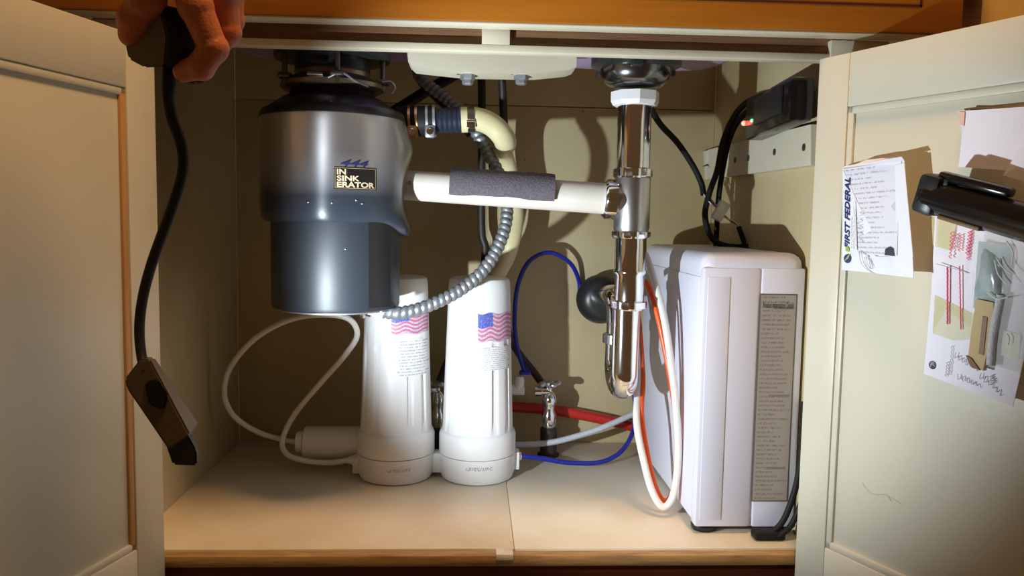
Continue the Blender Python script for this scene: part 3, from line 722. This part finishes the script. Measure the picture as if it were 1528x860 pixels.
# dishwasher connection: rubber boot, clamps, ribbed sleeve, cream hose
YH = .17
kh = mpp(YH)
ba, bb = P(590, 182, YH), P(694, 179, YH); axh = (bb-ba).normalized(); L_ = (bb-ba).length
dh = thing('dishwasher_hose', (ba+bb)/2, 'cream hose elbow clamped to a black rubber boot beside the disposal', 'hose')
MB().lathe([(19*kh, 0), (22*kh, .004), (22*kh, L_*.56), (19*kh, L_*.58)], ba, axh, 32).build('rubber_boot', 'rubber', dh)
pr_ = []
for i in range(13): pr_.append(((19 if i % 2 else 17)*kh, L_*.55+L_*.42*i/12))
MB().lathe(pr_, ba, axh, 32).build('ribbed_sleeve', 'bluerub', dh)
for px, mm in ((617, 'copper'), (643, 'steel')):
    s_ = (P(px, 181, YH)-ba).dot(axh); q = ba+axh*s_
    cl = MB().lathe([(22.2*kh, -.0062), (23.6*kh, -.0062), (23.6*kh, -.0030), (22.2*kh, -.0030)], q, axh, 40).build('hose_clamp', mm, dh)
    MB().lathe([(22.2*kh, .0030), (23.6*kh, .0030), (23.6*kh, .0062), (22.2*kh, .0062)], q, axh, 40).build('clamp_band', mm, cl)
    MB().box(q+Vector((-.0068, -24*kh, -27*kh)), q+Vector((.0068, -16*kh, -8*kh)), .003).build('clamp_housing', mm, cl)
    MB().lathe([(.0045, 0), (.0045, .0025), (.002, .003)], q+Vector((0, -24*kh, -18*kh)), (0, -1, 0), 8).build('clamp_screw', 'chrome', cl)
hp = [P(688, 179, YH), P(712, 178, YH), P(733, 186, YH+.004), P(748, 200, YH+.010), P(754, 212, YH+.03), P(752, 219, YH+.08), P(751, 228, YH+.16), P(760, 262, .36), P(768, 320, .36), P(760, 370, .35), P(742, 408, .37), P(715, 450, .39), P(700, 520, .40), P(690, 640, .41)]
MB().tube(hp, lambda t: (17*kh if t < .12 else 17*kh-(min(1, (t-.12)/.2))*.001), 20, 10).build('hose', 'hosecream', dh)
q = P(703, 178, YH)
MB().lathe([(17.6*kh, -.0045), (18.8*kh, -.0045), (18.8*kh, .0045), (17.6*kh, .0045)], q, axh, 32).build('hose_clamp', 'darkmetal', dh)
MB().box(q+Vector((-.006, -20*kh, -16*kh)), q+Vector((.006, -14*kh, -2*kh)), .002).build('clamp_screw', 'chrome', dh)
MB().lathe([(18.5*kh, -.005), (18.5*kh, .005)], P(692, 179, YH), axh, 32).build('end_collar', 'hosecream', dh)
# dark hoses from the faucet
hose('faucet_hose', [(560, 182, .30), (598, 160, .29), (640, 134, .28), (675, 114, .27), (705, 96, .27), (712, 80, .27)], 8*mpp(.28), 'rubber', 'black hose slanting up left of the cream bridge to the sink', 'hose')
hose('faucet_hose', [(618, 92, .33), (632, 122, .32), (655, 145, .31), (685, 172, .30), (705, 200, .30)], 9*mpp(.31), 'brownrub', 'dark hose crossing behind the clamped rubber boot', 'hose')
hose('supply_hose', [(718, 95, .40), (719, 150, .40), (719, 220, .40), (718, 300, .40), (719, 350, .40), (724, 374, .40), (716, 430, .40), (680, 510, .39), (654, 575, YV)], 6*mpp(.40), 'brownrub', 'dark brown vertical supply hose behind the foam sleeve', 'hose')
hose('supply_hose', [(748, 95, .36), (750, 140, .37), (752, 180, .38), (756, 240, .40), (766, 310, .41), (750, 400, .41), (760, 500, .41), (800, 560, .40), (818, 585, YV+.003)], 6*mpp(.37), 'brownrub', 'dark reddish supply hose beside the cream elbow', 'hose')
# orange and white twin loop against the appliance
hose('white_tube', [(935, 345, .19), (958, 372, .17), (973, 408, .14), (990, 470, .115), (1001, 540, .105), (1009, 610, .10), (1012, 680, .10), (1005, 738, .10), (990, 757, .10), (974, 735, .105), (961, 690, .115), (950, 630, .13), (952, 572, .18), (948, 500, .25), (940, 430, .31)], 5.6*mpp(.11), 'tube', 'white tube hanging in a long loop beside the appliance', 'tube')
hose('orange_tube', [(938, 428, .175), (955, 420, .165), (966, 425, .15), (980, 465, .128), (994, 530, .117), (1003, 580, .112), (1012, 640, .115), (1014, 690, .118), (1003, 738, .118), (990, 748, .116), (977, 725, .118), (966, 680, .125), (957, 620, .14), (959, 566, .185), (955, 500, .26), (948, 430, .32)], 4.6*mpp(.12), 'orangetube', 'orange tube running alongside the white loop by the appliance', 'tube')

# ================================================================== white appliance at right
fcn = G(1032, 797); AX0, AY0 = fcn.x, fcn.y
AX1, AY1 = XR-.002, .385
AZ0, AZ1 = .0045, P(1080, 376, AY0+.02).z
ap = thing('appliance', ((AX0+AX1)/2, (AY0+AY1)/2, 0), 'white boxy appliance with a data label standing at the right wall', 'appliance')
MB().box((AX0+.0022, AY0+.001, AZ0), (AX1, AY1, AZ1), .016, seg=4).build('body', 'appliance', ap)
xv = P(1128, 600, AY0).x
MB().box((AX0+.003, AY0-.0015, AZ0+.004), (xv-.0008, AY0+.02, AZ1-.018), .004).build('front_panel', 'appliance', ap)
MB().box((xv+.0008, AY0-.0015, AZ0+.004), (AX1-.001, AY0+.02, AZ1-.018), .003).build('front_panel', 'appliance', ap)
ip0, ip1 = P(1040, 776, AY0-.0016), P(1090, 414, AY0-.0016)
MB().box((AX0+.008, AY0-.0026, ip0.z), (ip1.x, AY0, ip1.z), .0008).build('access_cover', 'appliance', ap)
MB().box((AX0, AY0+.010, AZ0+.012), (AX0+.01, AY1-.016, ip1.z), .003).build('side_panel', 'appliance', ap)
for (fx, fy) in ((AX0+.02, AY0+.018), (AX1-.02, AY0+.018), (AX0+.02, AY1-.03), (AX1-.02, AY1-.03)):
    MB().lathe([(.014, -.0004), (.016, .003), (.016, AZ0+.002)], (fx, fy, 0), seg=20).build('foot', 'black', ap)
# data label
DL = printed('appliance_data_label', S(158, 150, 142), S(110, 102, 96), 46, 30, .05, .95, .45, .45, .48, .45, strength=.7,
             bars=((.932, .944, .36, .94), (.51, .521, .34, .94), (.155, .167, .36, .92)))
la, lb = P(1131, 747, AY0-.0018), P(1199, 441, AY0-.0018)
la.x = P(1124, 747, AY0-.0018).x; xl_ = P(1127, 600, AY0-.0018).x+.0015
lw = (xl_, AX1-.012)
MB().box((lw[0]-.0015, AY0-.0021, la.z-.0015), (lw[1]+.0015, AY0-.0012, lb.z+.0015), .0003).build('label_border', mat('label_border', S(96, 92, 92), .5), ap)
MB().grid(lambda u, v: Vector((lw[0]+(lw[1]-lw[0])*u, AY0-.0023, la.z+(lb.z-la.z)*v)), 2, 2).build('data_label', DL, ap)
lettering('Product Information Details', lambda a, b: Vector((lw[0]+(lw[1]-lw[0])*(.06+.88*a), AY0-.0026, lb.z-.016+.0075*b)), 'lettering', 'darkink', ap)
# black power cord standing in front of it
pc = thing('mains_cable', G(1165, 805), 'black power cord bent down to the shelf before the appliance', 'cord')
MB().tube([P(1200, 600, .036), P(1196, 670, .034), P(1188, 725, .032), P(1170, 775, .03), P(1150, 796, .03), P(1132, 799, .035)], .0038, 12, 8).build('cord', 'rubber', pc)
MB().tube([P(1204, 700, .03), P(1197, 745, .028), P(1180, 785, .026), P(1160, 802, .024)], .0036, 12, 8).build('cord', 'rubber', pc)
q = G(1143, 805)
MB().box((q.x-.016, q.y-.008, .0005), (q.x+.022, q.y+.012, .011), .003).build('plug', 'rubber', pc)

# ================================================================== power strip and cables, right wall
XS = XR-.013
pA, pB = WX(1109, 210, XS-.03), WX(1112, 152, XS-.03)
ps = thing('power_strip', pA, 'black power strip with red and green lights on the right wall', 'power strip')
y0_ = pA.y; z0_ = pA.z; z1_ = pB.z
yE = .02
slope = 0.05
def psx(v):  # slight fall towards the back
    return Vector((v.x, v.y, v.z+slope*(y0_-v.y)))
MB().box((XS-.030, yE, z0_), (XS, y0_, z1_), .006, psx).build('housing', 'gloss', ps)
MB().box((XS-.034, yE+.02, z0_+.012), (XS-.028, y0_-.045, z1_-.006), .003, psx).build('socket_face', 'black', ps)
MB().ball(WX(1110, 184, XS-.0302), .0034, 12).build('red_light', 'ledred', ps)
MB().ball(WX(1122, 180, XS-.0302), .0022, 10).build('green_light', 'ledgreen', ps)
hose('power_cable', [(1165, 140, .17), (1140, 143, .20), (1112, 155, .25), (1092, 180, .28), (1078, 215, .30), (1070, 255, .30), (1058, 290, .30), (1052, 322, .295), (1060, 352, .285), (1078, 366, .28), (1105, 369, .27), (1130, 366, .26), (1146, 369, .255)], 4.6*mpp(.29), 'rubber', 'black cable curling from the power strip onto the appliance top', 'cable')
hose('power_cable', [(1160, 150, .19), (1128, 158, .23), (1102, 180, .27), (1088, 210, .30), (1079, 250, .31), (1073, 290, .315), (1070, 330, .315), (1068, 371, .31)], 4.2*mpp(.3), 'rubber', 'black cable hanging straight beside the curling one at the wall', 'cable')
hose('sensor_cable', [(958, 120, .26), (968, 155, .27), (985, 185, .29), (1010, 212, .31), (1032, 244, .32), (1046, 272, .32), (1050, 291, .315)], 4.6*mpp(.3), 'rubber', 'black cable slanting down right behind the chrome tailpiece', 'cable')
cw = thing('wire_connector', P(1074, 330, .285), 'white plug connector with loose coloured wires between black cables', 'connector')
cc = P(1075, 315, .285)
rotc = Matrix.Rotation(math.radians(28), 3, 'Y')
MB().box((-.008, -.006, -.015), (.008, .006, .015), .002, lambda v: cc+rotc @ v).build('housing', 'white', cw)
for i, mm in enumerate(('white', 'red', 'darkmetal', 'satin')):
    MB().tube([P(1050+i*.8, 290, .312), P(1055+i*2, 298, .30), P(1062+i*3, 305+i, .288), P(1068+i*2.5, 311, .285)], .0009, 6, 6).build('wire', mm, cw)
    MB().tube([P(1076+i*2, 322, .285), P(1084+i*3, 326+i*2, .28), P(1096+i*1.5, 331+i*2.4, .278), P(1103, 341+i*.6, .278)], .0009, 6, 6).build('wire', mm, cw)
hose('appliance_lead', [(1102, 338, .278), (1106, 350, .277), (1112, 366, .275)], 3.8*mpp(.28), 'rubber', 'short black lead from the white connector to the appliance', 'cable')

# ================================================================== papers on the right door
def sheet(name, pts, n0, n1, m, parent):
    """pixel outline on the door at standoff n0 (per point or one), thickness n1"""
    ns_ = n0 if isinstance(n0, (list, tuple)) else [n0]*len(pts)
    return MB().prism([RDr.pt(px, py, h) for (px, py), h in zip(pts, ns_)], RDr.n*n1).build(name, m, parent, smooth=False)
def quad_uv(name, pts, n0, m, parent, nu=6, nv=6):
    """pts: bl, br, tr, tl in pixels; UV runs along them"""
    ns_ = n0 if isinstance(n0, (list, tuple)) else [n0]*4
    A = [RDr.pt(px, py, h) for (px, py), h in zip(pts, ns_)]
    return MB().grid(lambda u, v: A[0].lerp(A[1], u).lerp(A[3].lerp(A[2], u), v), nu, nv).build(name, m, parent)
def quad_fn(pts, n0):
    ns_ = n0 if isinstance(n0, (list, tuple)) else [n0]*4
    A = [RDr.pt(px, py, h) for (px, py), h in zip(pts, ns_)]
    return lambda u, v: A[0].lerp(A[1], u).lerp(A[3].lerp(A[2], u), v)
def stroke(name, pts, n0, r, m, parent, n=6):
    return MB().tube([RDr.pt(px, py, n0) for px, py in pts], r, 5, n).build(name, m, parent)
# torn open envelope
EH = .022
env = thing('envelope', RDr.pt(1310, 415), 'torn open white bank envelope with a folded letter stuck on the door', 'envelope')
sheet('back_sheet', [(1257, 402), (1364, 415), (1350, 240), (1258, 252)], [.002, EH-.003, EH-.003, .002], .0006, 'envpaper', env)
LT = printed('letter_print', S(222, 220, 228), S(160, 154, 160), 18, 26, .02, .98, .5, .35, .46, .6, strength=.7)
quad_uv('letter', [(1280, 380), (1338, 382), (1345, 240), (1258, 252)], [.008, .020, .020, .0035], LT, env)
sheet('front_left', [(1257, 403), (1300, 407), (1296, 376), (1300, 340), (1278, 298), (1259, 254)], [.003, .010, .010, .0115, .008, .0035], .0007, 'envpaper', env)
sheet('front_bottom', [(1300, 407), (1364, 415), (1362, 380), (1335, 382), (1310, 383), (1299, 378)], [.010, EH, EH, .017, .013, .010], .0007, 'envpaper', env)
sheet('front_right', [(1338, 383), (1363, 384), (1350, 243), (1336, 247), (1337, 300)], [.018, EH, EH, .0195, .019], .0007, 'envpaper', env)
quad_uv('window_film', [(1297, 380), (1337, 383), (1336, 300), (1306, 335)], [.0115, .0185, .0192, .0125], 'windowfilm', env)
sheet('torn_flap', [(1258, 251), (1350, 240), (1346, 234), (1262, 248)], [.004, EH, EH, .004], .001, 'paper', env)
sheet('torn_edge', [(1276, 246), (1314, 240), (1340, 238), (1318, 236), (1292, 239)], [.008, .014, .018, .012, .007], .0008, 'paper', env)
ff = quad_fn([(1267.5, 372), (1268.5, 265), (1260.5, 265), (1260, 371)], [.0062, .0072, .0052, .0050])
lettering('FIRST FEDERAL', ff, 'lettering', 'bluelogo', env, .3, .03)
def disc(px, py, h, r, name, m, parent, off=.0):
    c = RDr.pt(px, py, h); n = RDr.n
    return MB().lathe([(0, 0), (r, 0), (r, .0004), (0, .0004)], c+n*off, n, 24).build(name, m, parent)
disc(1265, 386, .0062, .0048, 'logo_disc', 'bluelogo', env)
sheet('logo_stroke', [(1260, 390), (1266, 386), (1269, 379), (1265, 382)], .0072, .0003, 'greenlogo', env)
sheet('logo_stroke', [(1262, 375), (1268, 376), (1266, 368), (1262, 368)], .0063, .0003, 'greenlogo', env)
AP_ = printed('envelope_address_print', S(232, 232, 236), S(140, 138, 146), 4, 24, .02, .98, .2, .45, .46, .6, strength=.8)
quad_uv('address_print', [(1279, 374), (1276.5, 298), (1269.5, 318), (1270, 372)], [.0092, .0092, .0074, .0074], AP_, env)
for j in range(5):      # faint handwriting, rising along the envelope
    y = 362-j*10
    stroke('handwriting', [(1282, y), (1288, y-2), (1283, y-5), (1289, y-7)], .0105, .00022, 'greyink', env, 4)
stroke('doodle', [(1282, 374), (1285, 392), (1296, 404), (1307, 407), (1303, 394), (1294, 382), (1283, 375)], .0118, .0003, 'greyink', env)
stroke('doodle', [(1290, 384), (1293, 396), (1302, 401), (1299, 390), (1291, 384)], .0118, .00025, 'greyink', env)
sheet('stamp_mark', [(1320, 381), (1336, 382), (1334, 371), (1327, 368), (1321, 372)], .0192, .0003, 'darkink', env)
for (px, py) in ((1288, 412), (1275, 408)): pass
# pale paper at the top of the door
pp = thing('note_paper', RDr.pt(1480, 250), 'blank lilac paper stuck on the door above the black bar', 'paper')
sheet('paper', [(1431, 249), (1600, 262), (1600, 155), (1430, 166), (1436, 200)], [.002, .012, .012, .001, .002], .0006, 'paper', pp)
sheet('folded_corner', [(1431, 167), (1440, 167), (1439, 188), (1432, 186)], [.002, .003, .003, .002], .0008, mat('peach_paper', S(220, 184, 160), .7), pp)
bp_ = MB().tube([RDr.pt(1448, 163, .001), RDr.pt(1530, 164, .001), RDr.pt(1600, 166, .001)], .0011, 6, 4).build('wire_rod', 'rust')
tag(bp_, 'thin rusty brown rod stuck level above the lilac paper', 'rod')
p2 = thing('folded_note', RDr.pt(1520, 260), 'folded grey paper behind the black bar at the picture edge', 'paper')
sheet('paper', [(1497, 262), (1600, 290), (1600, 200), (1528, 212)], [.012, .020, .020, .013], .0006, 'paper', p2)
# letter sheet taped to the door, with plastic bag
lt = thing('taped_letter', RDr.pt(1450, 600), 'lilac letter sheet with pink writing taped to the door', 'letter')
LP = [(1379, 557), (1516, 608), (1534, 470), (1534, 350), (1393, 322), (1388, 440)]
sheet('sheet', [(1379, 558), (1512, 607), (1560, 400), (1560, 330), (1396, 320), (1390, 440)], [.002, .016, .018, .018, .002, .002], .0006, 'paper', lt)
for pts, hh in (([(1392, 498), (1452, 518), (1455, 470), (1395, 440)], .0085), ([(1389, 365), (1418, 375), (1428, 330), (1391, 322)], .0062)):
    sheet('tape', pts, [hh-.005, hh+.001, hh+.002, hh-.005], .0003, 'tape', lt)
sheet('tape', [(1492, 530), (1520, 538), (1524, 500), (1494, 492)], .0172, .0003, 'tape', lt)
def scrawl(x0, y0, x1, y1, amp, nn, hh, m, r=.0004):
    pts = []
    dx, dy = x1-x0, y1-y0; l = math.hypot(dx, dy); nx, ny = -dy/l, dx/l
    for i in range(nn+1):
        t = i/nn; a = amp*(1 if i % 2 else -1)*(.55+.45*random.random())
        pts.append((x0+dx*t+nx*a, y0+dy*t+ny*a))
    return stroke('handwriting', pts, hh, r, m, lt, 3)
for (x0, y0, x1, y1, am, nn) in ((1420, 346, 1418, 386, 2.6, 14), (1425, 350, 1422, 372, 2.4, 10), (1434, 350, 1431, 375, 2.5, 12), (1451, 343, 1444, 388, 3.2, 18), (1447, 345, 1443, 380, 3, 14)):
    scrawl(x0, y0, x1, y1, am, nn, .0105, 'pink', .00038)
scrawl(1414, 398, 1414, 484, .35, 26, .0085, 'pink', .0009); scrawl(1432, 397, 1434, 492, .35, 26, .0105, 'pink', .0006)
stroke('handwriting', [(1397, 394), (1420, 400), (1446, 408)], .0095, .00035, 'greyink', lt)
scrawl(1421, 516, 1417, 560, 1.6, 14, .0090, 'greyink', .0003); scrawl(1414, 540, 1411, 562, 2, 10, .0090, 'greyink', .0003)
scrawl(1424, 530, 1468, 556, 4.5, 16, .0112, 'greyink', .0003); scrawl(1428, 562, 1475, 580, 4, 14, .0120, 'greyink', .0003); scrawl(1462, 560, 1498, 590, 4.5, 12, .0150, 'greyink', .0003); scrawl(1480, 560, 1484, 572, 5, 8, .0150, 'greyink', .0003)
ci = disc(1392, 545, .0042, .0040, 'logo_disc', 'darkink', lt)
for i in range(3): stroke('logo_swirl', [(1388, 548-i*3), (1391, 544-i*1.5), (1395, 547-i*3.5)], .0049, .00022, 'paper', lt, 4)
# clear bag with plastic parts
bg = thing('plastic_bag', RDr.pt(1485, 560), 'clear plastic bag of small tan parts taped over the letter', 'bag')
sheet('film', [(1448, 540), (1522, 560), (1556, 345), (1455, 330)], [.0165, .024, .026, .019], .0004, 'film', bg)
sheet('top_seal', [(1388, 322), (1528, 361), (1528, 356), (1390, 317)], [.021, .026, .026, .021], .0010, 'sealglint', bg)  # seal strip whitened to show the reflection along the bag edge
pd = MB().grid(lambda u, v: RDr.pt(1460+50*u-8*(1-v), 460-100*v+6*u, .0175+.009*math.sin(PI*u)*math.sin(PI*v)+.0012*math.sin(9*u+7*v)), 10, 10).build('silver_pouch', 'bagpad', bg)
sheet('tan_clip', [(1449, 540), (1472, 553), (1484, 500), (1488, 452), (1462, 446), (1455, 490)], [.0165, .0185, .019, .019, .0175, .017], .005, 'bagpart', bg)
sheet('slot', [(1461, 528), (1468, 530), (1474, 474), (1467, 472)], .0235, .0008, 'bagdark', bg)
sheet('clip_end', [(1447, 530), (1455, 534), (1468, 552), (1456, 548)], [.017, .0175, .0185, .0175], .006, 'bagdark', bg)
MB().tube([RDr.pt(1478, 545, .0215), RDr.pt(1482, 500, .022), RDr.pt(1494, 440, .0225)], .0035, 10, 6).build('clear_tube', 'braid', bg)
for pts in ([(1487, 385), (1497, 400), (1509, 410)], [(1502, 360), (1511, 375), (1510, 395)], [(1474, 436), (1487, 446), (1504, 444)], [(1502, 498), (1506, 505), (1504, 515)], [(1484, 388), (1490, 410), (1503, 425)]):
    stroke('film_glint', pts, .0268, .0006, 'sealglint', bg)  # thin white strokes painting the glints on the creased film
# black bar with a clip, across the bag
bz = thing('black_bar', RDr.pt(1450, 300, .03), 'glossy black plastic bar with side clip lying over the taped bag', 'bar')
HB = .040
b0, b1 = RDr.pt(1380, 290, HB), RDr.pt(1600, 352, HB); ab = (b1-b0).normalized(); Lb = (b1-b0).length
rbz = .0155
up_ = RDr.n.cross(ab).normalized()
if up_.z < 0: up_ = -up_
def bxf(v): return b0+ab*v.x+up_*v.z+RDr.n*v.y
MB().lathe([(rbz*.75, 0), (rbz*.95, .003), (rbz, .008), (rbz, Lb)], b0, ab, 36).build('barrel', 'gloss', bz)
MB().box((-.0015, -rbz*.9, -rbz*1.05), (.020, rbz*.9, rbz*1.28), .005, bxf).build('end_cap', 'black', bz)
MB().box((.012, -.004, rbz*1.02), (.078, .008, rbz*1.02+.0085), .003, bxf).build('clip', 'gloss', bz)
MB().box((.010, -.004, rbz*.5), (.024, .008, rbz*1.02+.004), .002, bxf).build('clip_root', 'black', bz)
MB().box((.025, -.006, -rbz*1.04), (.065, .010, -rbz*.80), .001, bxf).build('brown_strip', 'bagdark', bz)

# ================================================================== hand holding the cord's upper box
YN = -.27
kn = mpp(YN)
def Hh(px, py, y=0.): return P(px, py, YN+y*1.35)
HS = kn/.000378
def chain(mb, pts, rs):
    q = [Vector(p) for p in pts]
    for (a, b, ra, rb) in zip(q, q[1:], rs, rs[1:]):
        n = 7
        for i in range(n+1):
            t = i/n; mb.ball(a.lerp(b, t), (ra+(rb-ra)*t)*HS, 14)
    for a, ra in list(zip(q, rs))[1:-1]: mb.ball(a, ra*HS*1.1, 14)
    return mb
mb = MB()
chain(mb, [Hh(262, -70, -.01), Hh(292, 10, -.012), Hh(318, 72, -.008), Hh(300, 99, -.006), Hh(274, 107, -.002)], [.0105, .0088, .0078, .0072, .0058])   # index
chain(mb, [Hh(298, -72, .006), Hh(332, -5, .006), Hh(338, 48, .010), Hh(322, 68, .022), Hh(300, 72, .028)], [.0105, .009, .0078, .0072, .006])       # middle
chain(mb, [Hh(310, -75, .024), Hh(342, -15, .026), Hh(344, 30, .030), Hh(325, 50, .040), Hh(305, 56, .044)], [.010, .0085, .0075, .007, .0058])         # ring
chain(mb, [Hh(312, -80, .042), Hh(336, -30, .045), Hh(336, 4, .050), Hh(320, 20, .056), Hh(306, 26, .058)], [.009, .0075, .0066, .006, .005])              # little
chain(mb, [Hh(262, -110, -.01), Hh(232, -55, -.012), Hh(218, 2, -.008), Hh(202, 30, -.004), Hh(195, 52, -.002)], [.014, .0115, .0098, .0090, .0066])          # thumb
chain(mb, [Hh(262, -70, -.01), Hh(290, -150, .0)], [.012, .016]); chain(mb, [Hh(298, -72, .006), Hh(305, -150, .006)], [.0125, .017])
chain(mb, [Hh(310, -75, .024), Hh(315, -150, .018)], [.012, .017]); chain(mb, [Hh(312, -80, .042), Hh(315, -150, .03)], [.011, .016])
chain(mb, [Hh(262, -110, -.01), Hh(290, -170, .002)], [.014, .018])
chain(mb, [Hh(300, -150, .01), Hh(305, -240, .01), Hh(310, -420, -.01)], [.024, .024, .030])
hand = mb.build('person', 'skin'); hand.data.name = 'person'
md_ = hand.modifiers.new('union', 'REMESH'); md_.mode = 'VOXEL'; md_.voxel_size = .0012; md_.use_smooth_shade = True
ms = hand.modifiers.new('soften', 'SMOOTH'); ms.factor = .5; ms.iterations = 5
tag(hand, 'hand reaching down from the top, gripping the corded lamp', 'person')
# upper box in the hand + cord + lower box: one thing
kb = thing('corded_lamp', Hh(245, 690), 'dark grey corded lamp dangling on a black cord from the hand', 'lamp')
def facet(front, back, name, m):
    n = len(front); mb = MB().add(front+back, [tuple(range(n)), tuple(range(n, 2*n))[::-1]]+[(i, n+i, n+(i+1) % n, (i+1) % n) for i in range(n)])
    bm = bmesh.new(); vs = [bm.verts.new(v) for v in mb.v]
    for f in mb.f: bm.faces.new([vs[i] for i in f])
    bmesh.ops.recalc_face_normals(bm, faces=bm.faces[:]); bmesh.ops.bevel(bm, geom=bm.edges[:], offset=.0016, segments=2, affect='EDGES'); bm.verts.index_update()
    m2 = MB().add([v.co.copy() for v in bm.verts], [[v.index for v in f.verts] for f in bm.faces]); bm.free()
    return m2.build(name, m, kb)
facet([Hh(187, 66, -.004), Hh(192, 88, -.004), Hh(216, 101, -.006), Hh(246, 100, -.010), Hh(250, 55, -.012), Hh(238, 8, -.010), Hh(214, 36, -.006)],
      [Hh(195, 64, .030), Hh(198, 86, .030), Hh(220, 97, .030), Hh(246, 96, .030), Hh(252, 55, .030), Hh(240, 8, .030), Hh(220, 36, .030)], 'grip_box', 'greybox')
facet([Hh(246, 100, -.010), Hh(282, 98, -.002), Hh(302, 84, .002), Hh(284, 16, .002), Hh(238, 6, -.010), Hh(250, 55, -.012)],
      [Hh(246, 97, .034), Hh(282, 94, .034), Hh(298, 80, .034), Hh(282, 16, .034), Hh(240, 8, .034), Hh(250, 55, .034)], 'grip_cover', 'black')
MB().tube([Hh(266, 116, .012), Hh(292, 119, .012), Hh(314, 112, .014)], .0036, 12, 6).build('key_tab', 'gloss', kb)
MB().tube([Hh(253, 92, .004), Hh(250, 130, .004), Hh(256, 175, .004), Hh(270, 215, .004), Hh(273, 252, .004), Hh(262, 295, .004), Hh(244, 345, .004), Hh(226, 395, .002), Hh(213, 445, 0), Hh(208, 490, -.002), Hh(211, 530, -.006), Hh(218, 556, -.012)],
          lambda t: (8.6-1.6*t)*kn, 14, 8).build('cord', 'rubber', kb)
MB().lathe([(.0048, 0), (.0046, .010), (.0036, .022)], Hh(254, 96, .004), Vector((-.02, 0, -1)), 16).build('strain_relief', 'rubber', kb)
# lower box
lo_f = [Hh(186, 566, -.014), Hh(189, 580, -.014), Hh(252, 672, -.014), Hh(284, 650, -.014), Hh(224, 536, -.014), Hh(209, 536, -.014)]
lo_b = [Hh(196, 562, .012), Hh(199, 576, .012), Hh(258, 668, .012), Hh(297, 633, .012), Hh(230, 533, .012), Hh(214, 533, .012)]
facet(lo_f, lo_b, 'lamp_housing', 'greybox')
facet([Hh(246, 660, -.012), Hh(258, 694, -.012), Hh(294, 695, -.012), Hh(293, 672, -.012), Hh(280, 649, -.012)], [Hh(250, 656, .010), Hh(260, 692, .010), Hh(297, 693, .010), Hh(297, 670, .010), Hh(284, 645, .010)], 'lamp_head', 'black')
facet([Hh(216, 570, -.016), Hh(222, 604, -.016), Hh(244, 614, -.016), Hh(252, 592, -.016), Hh(236, 566, -.016)], [Hh(218, 572, -.006), Hh(222, 600, -.006), Hh(242, 608, -.006), Hh(248, 590, -.006), Hh(234, 568, -.006)], 'cord_anchor', 'rubber')

# the lamp head's lens, on its far side, facing into the cabinet
ld = (AIM-LAMP).normalized()
MB().lathe([(.0, 0), (.005, 0), (.006, -.002), (.006, -.008)], LAMP-ld*.003, ld, 20).build('lens', M['lens'], kb)
